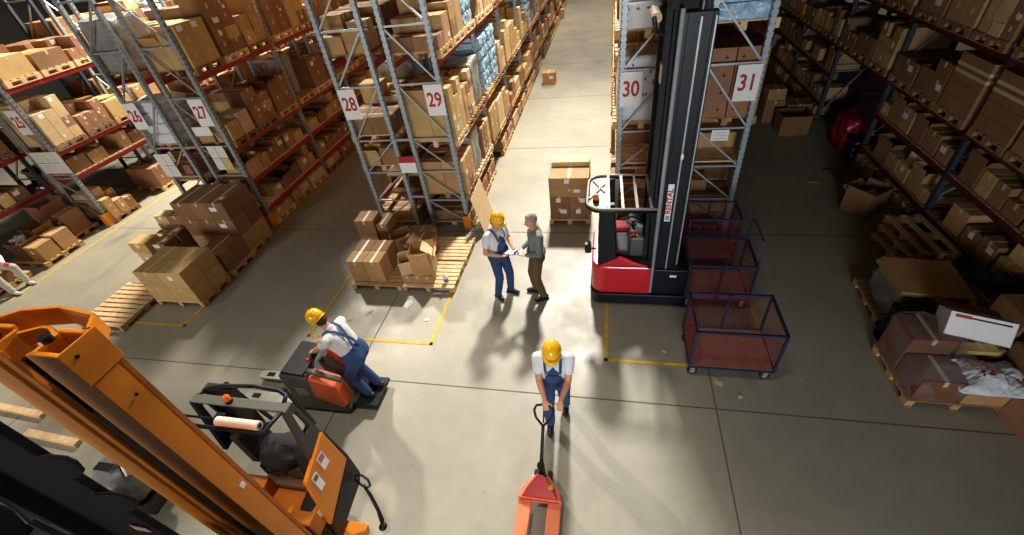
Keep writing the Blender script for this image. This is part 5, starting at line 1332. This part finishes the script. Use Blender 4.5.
# two men talking in the aisle (rz: local +y turned to the facing direction)
A, wA = person((-1.80, 5.76, 0), -PI / 2 - .55, 'worker in yellow hard hat and blue overalls holding a blue clipboard in the aisle',
       (0, 0, .955), .02, 0, (-.25, 1, -.45), ((.15, .22, 1.10), (-.13, .24, 1.12)), ((.12, -.04, .09), (-.12, .06, .09)), hand_dir=((-.5, .85, .1), (.5, .85, .1)), palm=((-.3, 0, 1), (.3, 0, 1)), curl=.5, toe=(.25, -.2))
B, wB = person((-1.13, 5.77, 0), PI / 2 + .30, 'grey-haired man in a grey shirt and khaki trousers holding white papers in the aisle',
       (0, 0, .955), -.02, 0, (.0, 1, -.3), ((.1, .21, 1.06), (-.14, .19, 1.08)), ((.12, .05, .09), (-.12, -.05, .09)), helmet=False, shirt=M_GSHIRT, overall=False, trousers=M_KHAKI, hair=M_HAIR, sleeves=1.,
       hand_dir=((-.3, .95, 0), (.3, .95, 0)), palm=((-.3, 0, 1), (.3, 0, 1)), curl=.5, toe=(.2, -.25))
def held(name, lab, cat, size, loc, rx, rz, mt, extra=None, px=0.):
    root = empty(name, loc, rz, lab, cat)
    T = Matrix.Rotation(rx, 4, 'X')
    mb = MB(); mb.cb((0, 0, 0), size, 0, T); mb.build('board', mt, root)
    mb = MB(); mb.cb((0, 0, size[2] / 2 + .002), (size[0] * .9, size[1] * .9, .002), 0, T); mb.build('sheet', M_PAPER, root)
    mb = MB(); mb.cb((0, size[1] * .44, size[2] / 2 + .008), (.08, .03, .01), 0, T); mb.build('clip', M_CHROME, root)
    return root
def wpos(o, p): 
    return Matrix.Translation(o.location) @ Matrix.Rotation(o.rotation_euler.z, 4, 'Z') @ Vector(p)
pa = wpos(A, (.0, .34, 1.145)); held('clipboard', 'blue clipboard with white sheet in the hands of the worker in the aisle', 'clipboard', (.19, .25, .008), pa, .35, A.rotation_euler.z, M_BPLAST2)
pb = wpos(B, (-.02, .33, 1.09)); held('paper_folder', 'white papers in the hands of the grey-haired man', 'papers', (.16, .22, .004), pb, .15, B.rotation_euler.z, M_GREYP)
# worker pushing the pallet jack, facing the camera
C_, wC = person((-.56, 3.28, 0), PI + .06, 'worker in yellow hard hat and blue overalls pushing the orange pallet jack with both hands',
       (0, 0, .95), .12, 0, (.0, 1, -.45), ((.09, .43, 1.12), (-.09, .43, 1.12)), ((.1, .1, .09), (-.1, -.2, .1)), hand_dir=((-.1, .7, -.75), (.1, .7, -.75)), palm=((0, -.7, -.7), (0, -.7, -.7)), curl=.95, elbow=((.35, -.9, -.1), (-.35, -.9, -.1)))
# operator leaning over the stacker, facing -x
D_, wD = person((-3.36, 3.38, .14), PI / 2 - .05, 'worker in yellow hard hat and blue overalls leaning over the controls of the ride-on stacker',
       (0, -.02, .88), .42, 0, (.15, 1, -.75), ((.14, .6, .93), (-.1, .6, .93)), ((.1, -.04, .09), (-.1, .02, .09)), hand_dir=((-.2, .9, -.4), (.2, .9, -.4)), palm=((0, -.3, -1), (0, -.3, -1)), curl=.9, elbow=((.9, -.1, -.2), (-.9, -.1, -.2)))
# seated worker at the left edge
E_, wE = person((-13.7, 5.3, 0), -PI / 2, 'seated person with pale trousers and red gloves on a carton beside rack twenty-five',
       (0, 0, .56), .25, 0, (.0, 1, -.5), ((.16, .45, .66), (-.1, .42, .66)), ((.22, .52, .09), (-.14, .48, .09)), helmet=False, shirt=M_SHIRT, overall=False, trousers=M_PALE, shoe=M_SHOEW, sleeves=1.,
       hand_dir=((-.3, .8, -.4), (.3, .8, -.4)), palm=((0, -.3, -1), (0, -.3, -1)), curl=.6, knees=((.2, .6, 1), (-.2, .6, 1)))
for i in range(2):
    m2 = MB(); w = wE[i]; m2.ell(w + Vector((0, .05, -.02)), (.05, .075, .035)); m2.build('glove', M_GLOVE, E_, smooth=True)

# ------------------------------------------------------------------ light
def lamp(x, y, z, e, size, col=(1, .93, .82), ry=0., rx=0., spread=PI):
    l = bpy.data.lights.new('high_bay_or_fill_light', 'AREA'); l.shape = 'DISK'; l.size = size; l.energy = e; l.color = col; l.spread = spread
    o = bpy.data.objects.new('high_bay_or_fill_light', l); COL.objects.link(o); o.location = (x, y, z); o.rotation_euler = (rx, ry, 0)
    return o
lamp(-1.0, 15.5, 11.0, 2150, 1.2, (1, .96, .88), rx=-.7, spread=2.3)
lamp(-1.4, 22.5, 12, 850, 1.2); lamp(-1.4, 31, 12, 1400, 1.2)
lamp(-2.0, 1.0, 13, 70, 1.5, (1, .97, .9), spread=1.1)  # added fill to lift the middle foreground, not a known fixture
lamp(-11.5, 2.0, 11, 60, 1.3, (1, .95, .85), spread=1.7)  # added fill for the left foreground
lamp(-12.0, 13.8, 10.5, 2400, 1.0, (1, .93, .8), rx=-.4, spread=2.6); lamp(-12.0, 22, 11.0, 900, 1.0, (1, .93, .8))
lamp(1.2, -6.7, 3.0, 200, 3.0, (.92, .96, 1), rx=1.55, spread=1.6)  # added cool fill, low behind the camera, for faces turned this way
lamp(-9.0, -6.7, 3.2, 230, 3.0, (1, .97, .93), rx=1.55, spread=1.9)  # second added low fill, for the signs and cartons on the left
w = bpy.data.worlds.new('world'); SC.world = w; w.use_nodes = True
w.node_tree.nodes['Background'].inputs[0].default_value = (.8, .75, .68, 1)
w.node_tree.nodes['Background'].inputs[1].default_value = .035
vs = SC.view_settings
vs.view_transform = 'Standard'; vs.look = 'None'; vs.gamma = 1; vs.exposure = 0.0; vs.use_curve_mapping = False
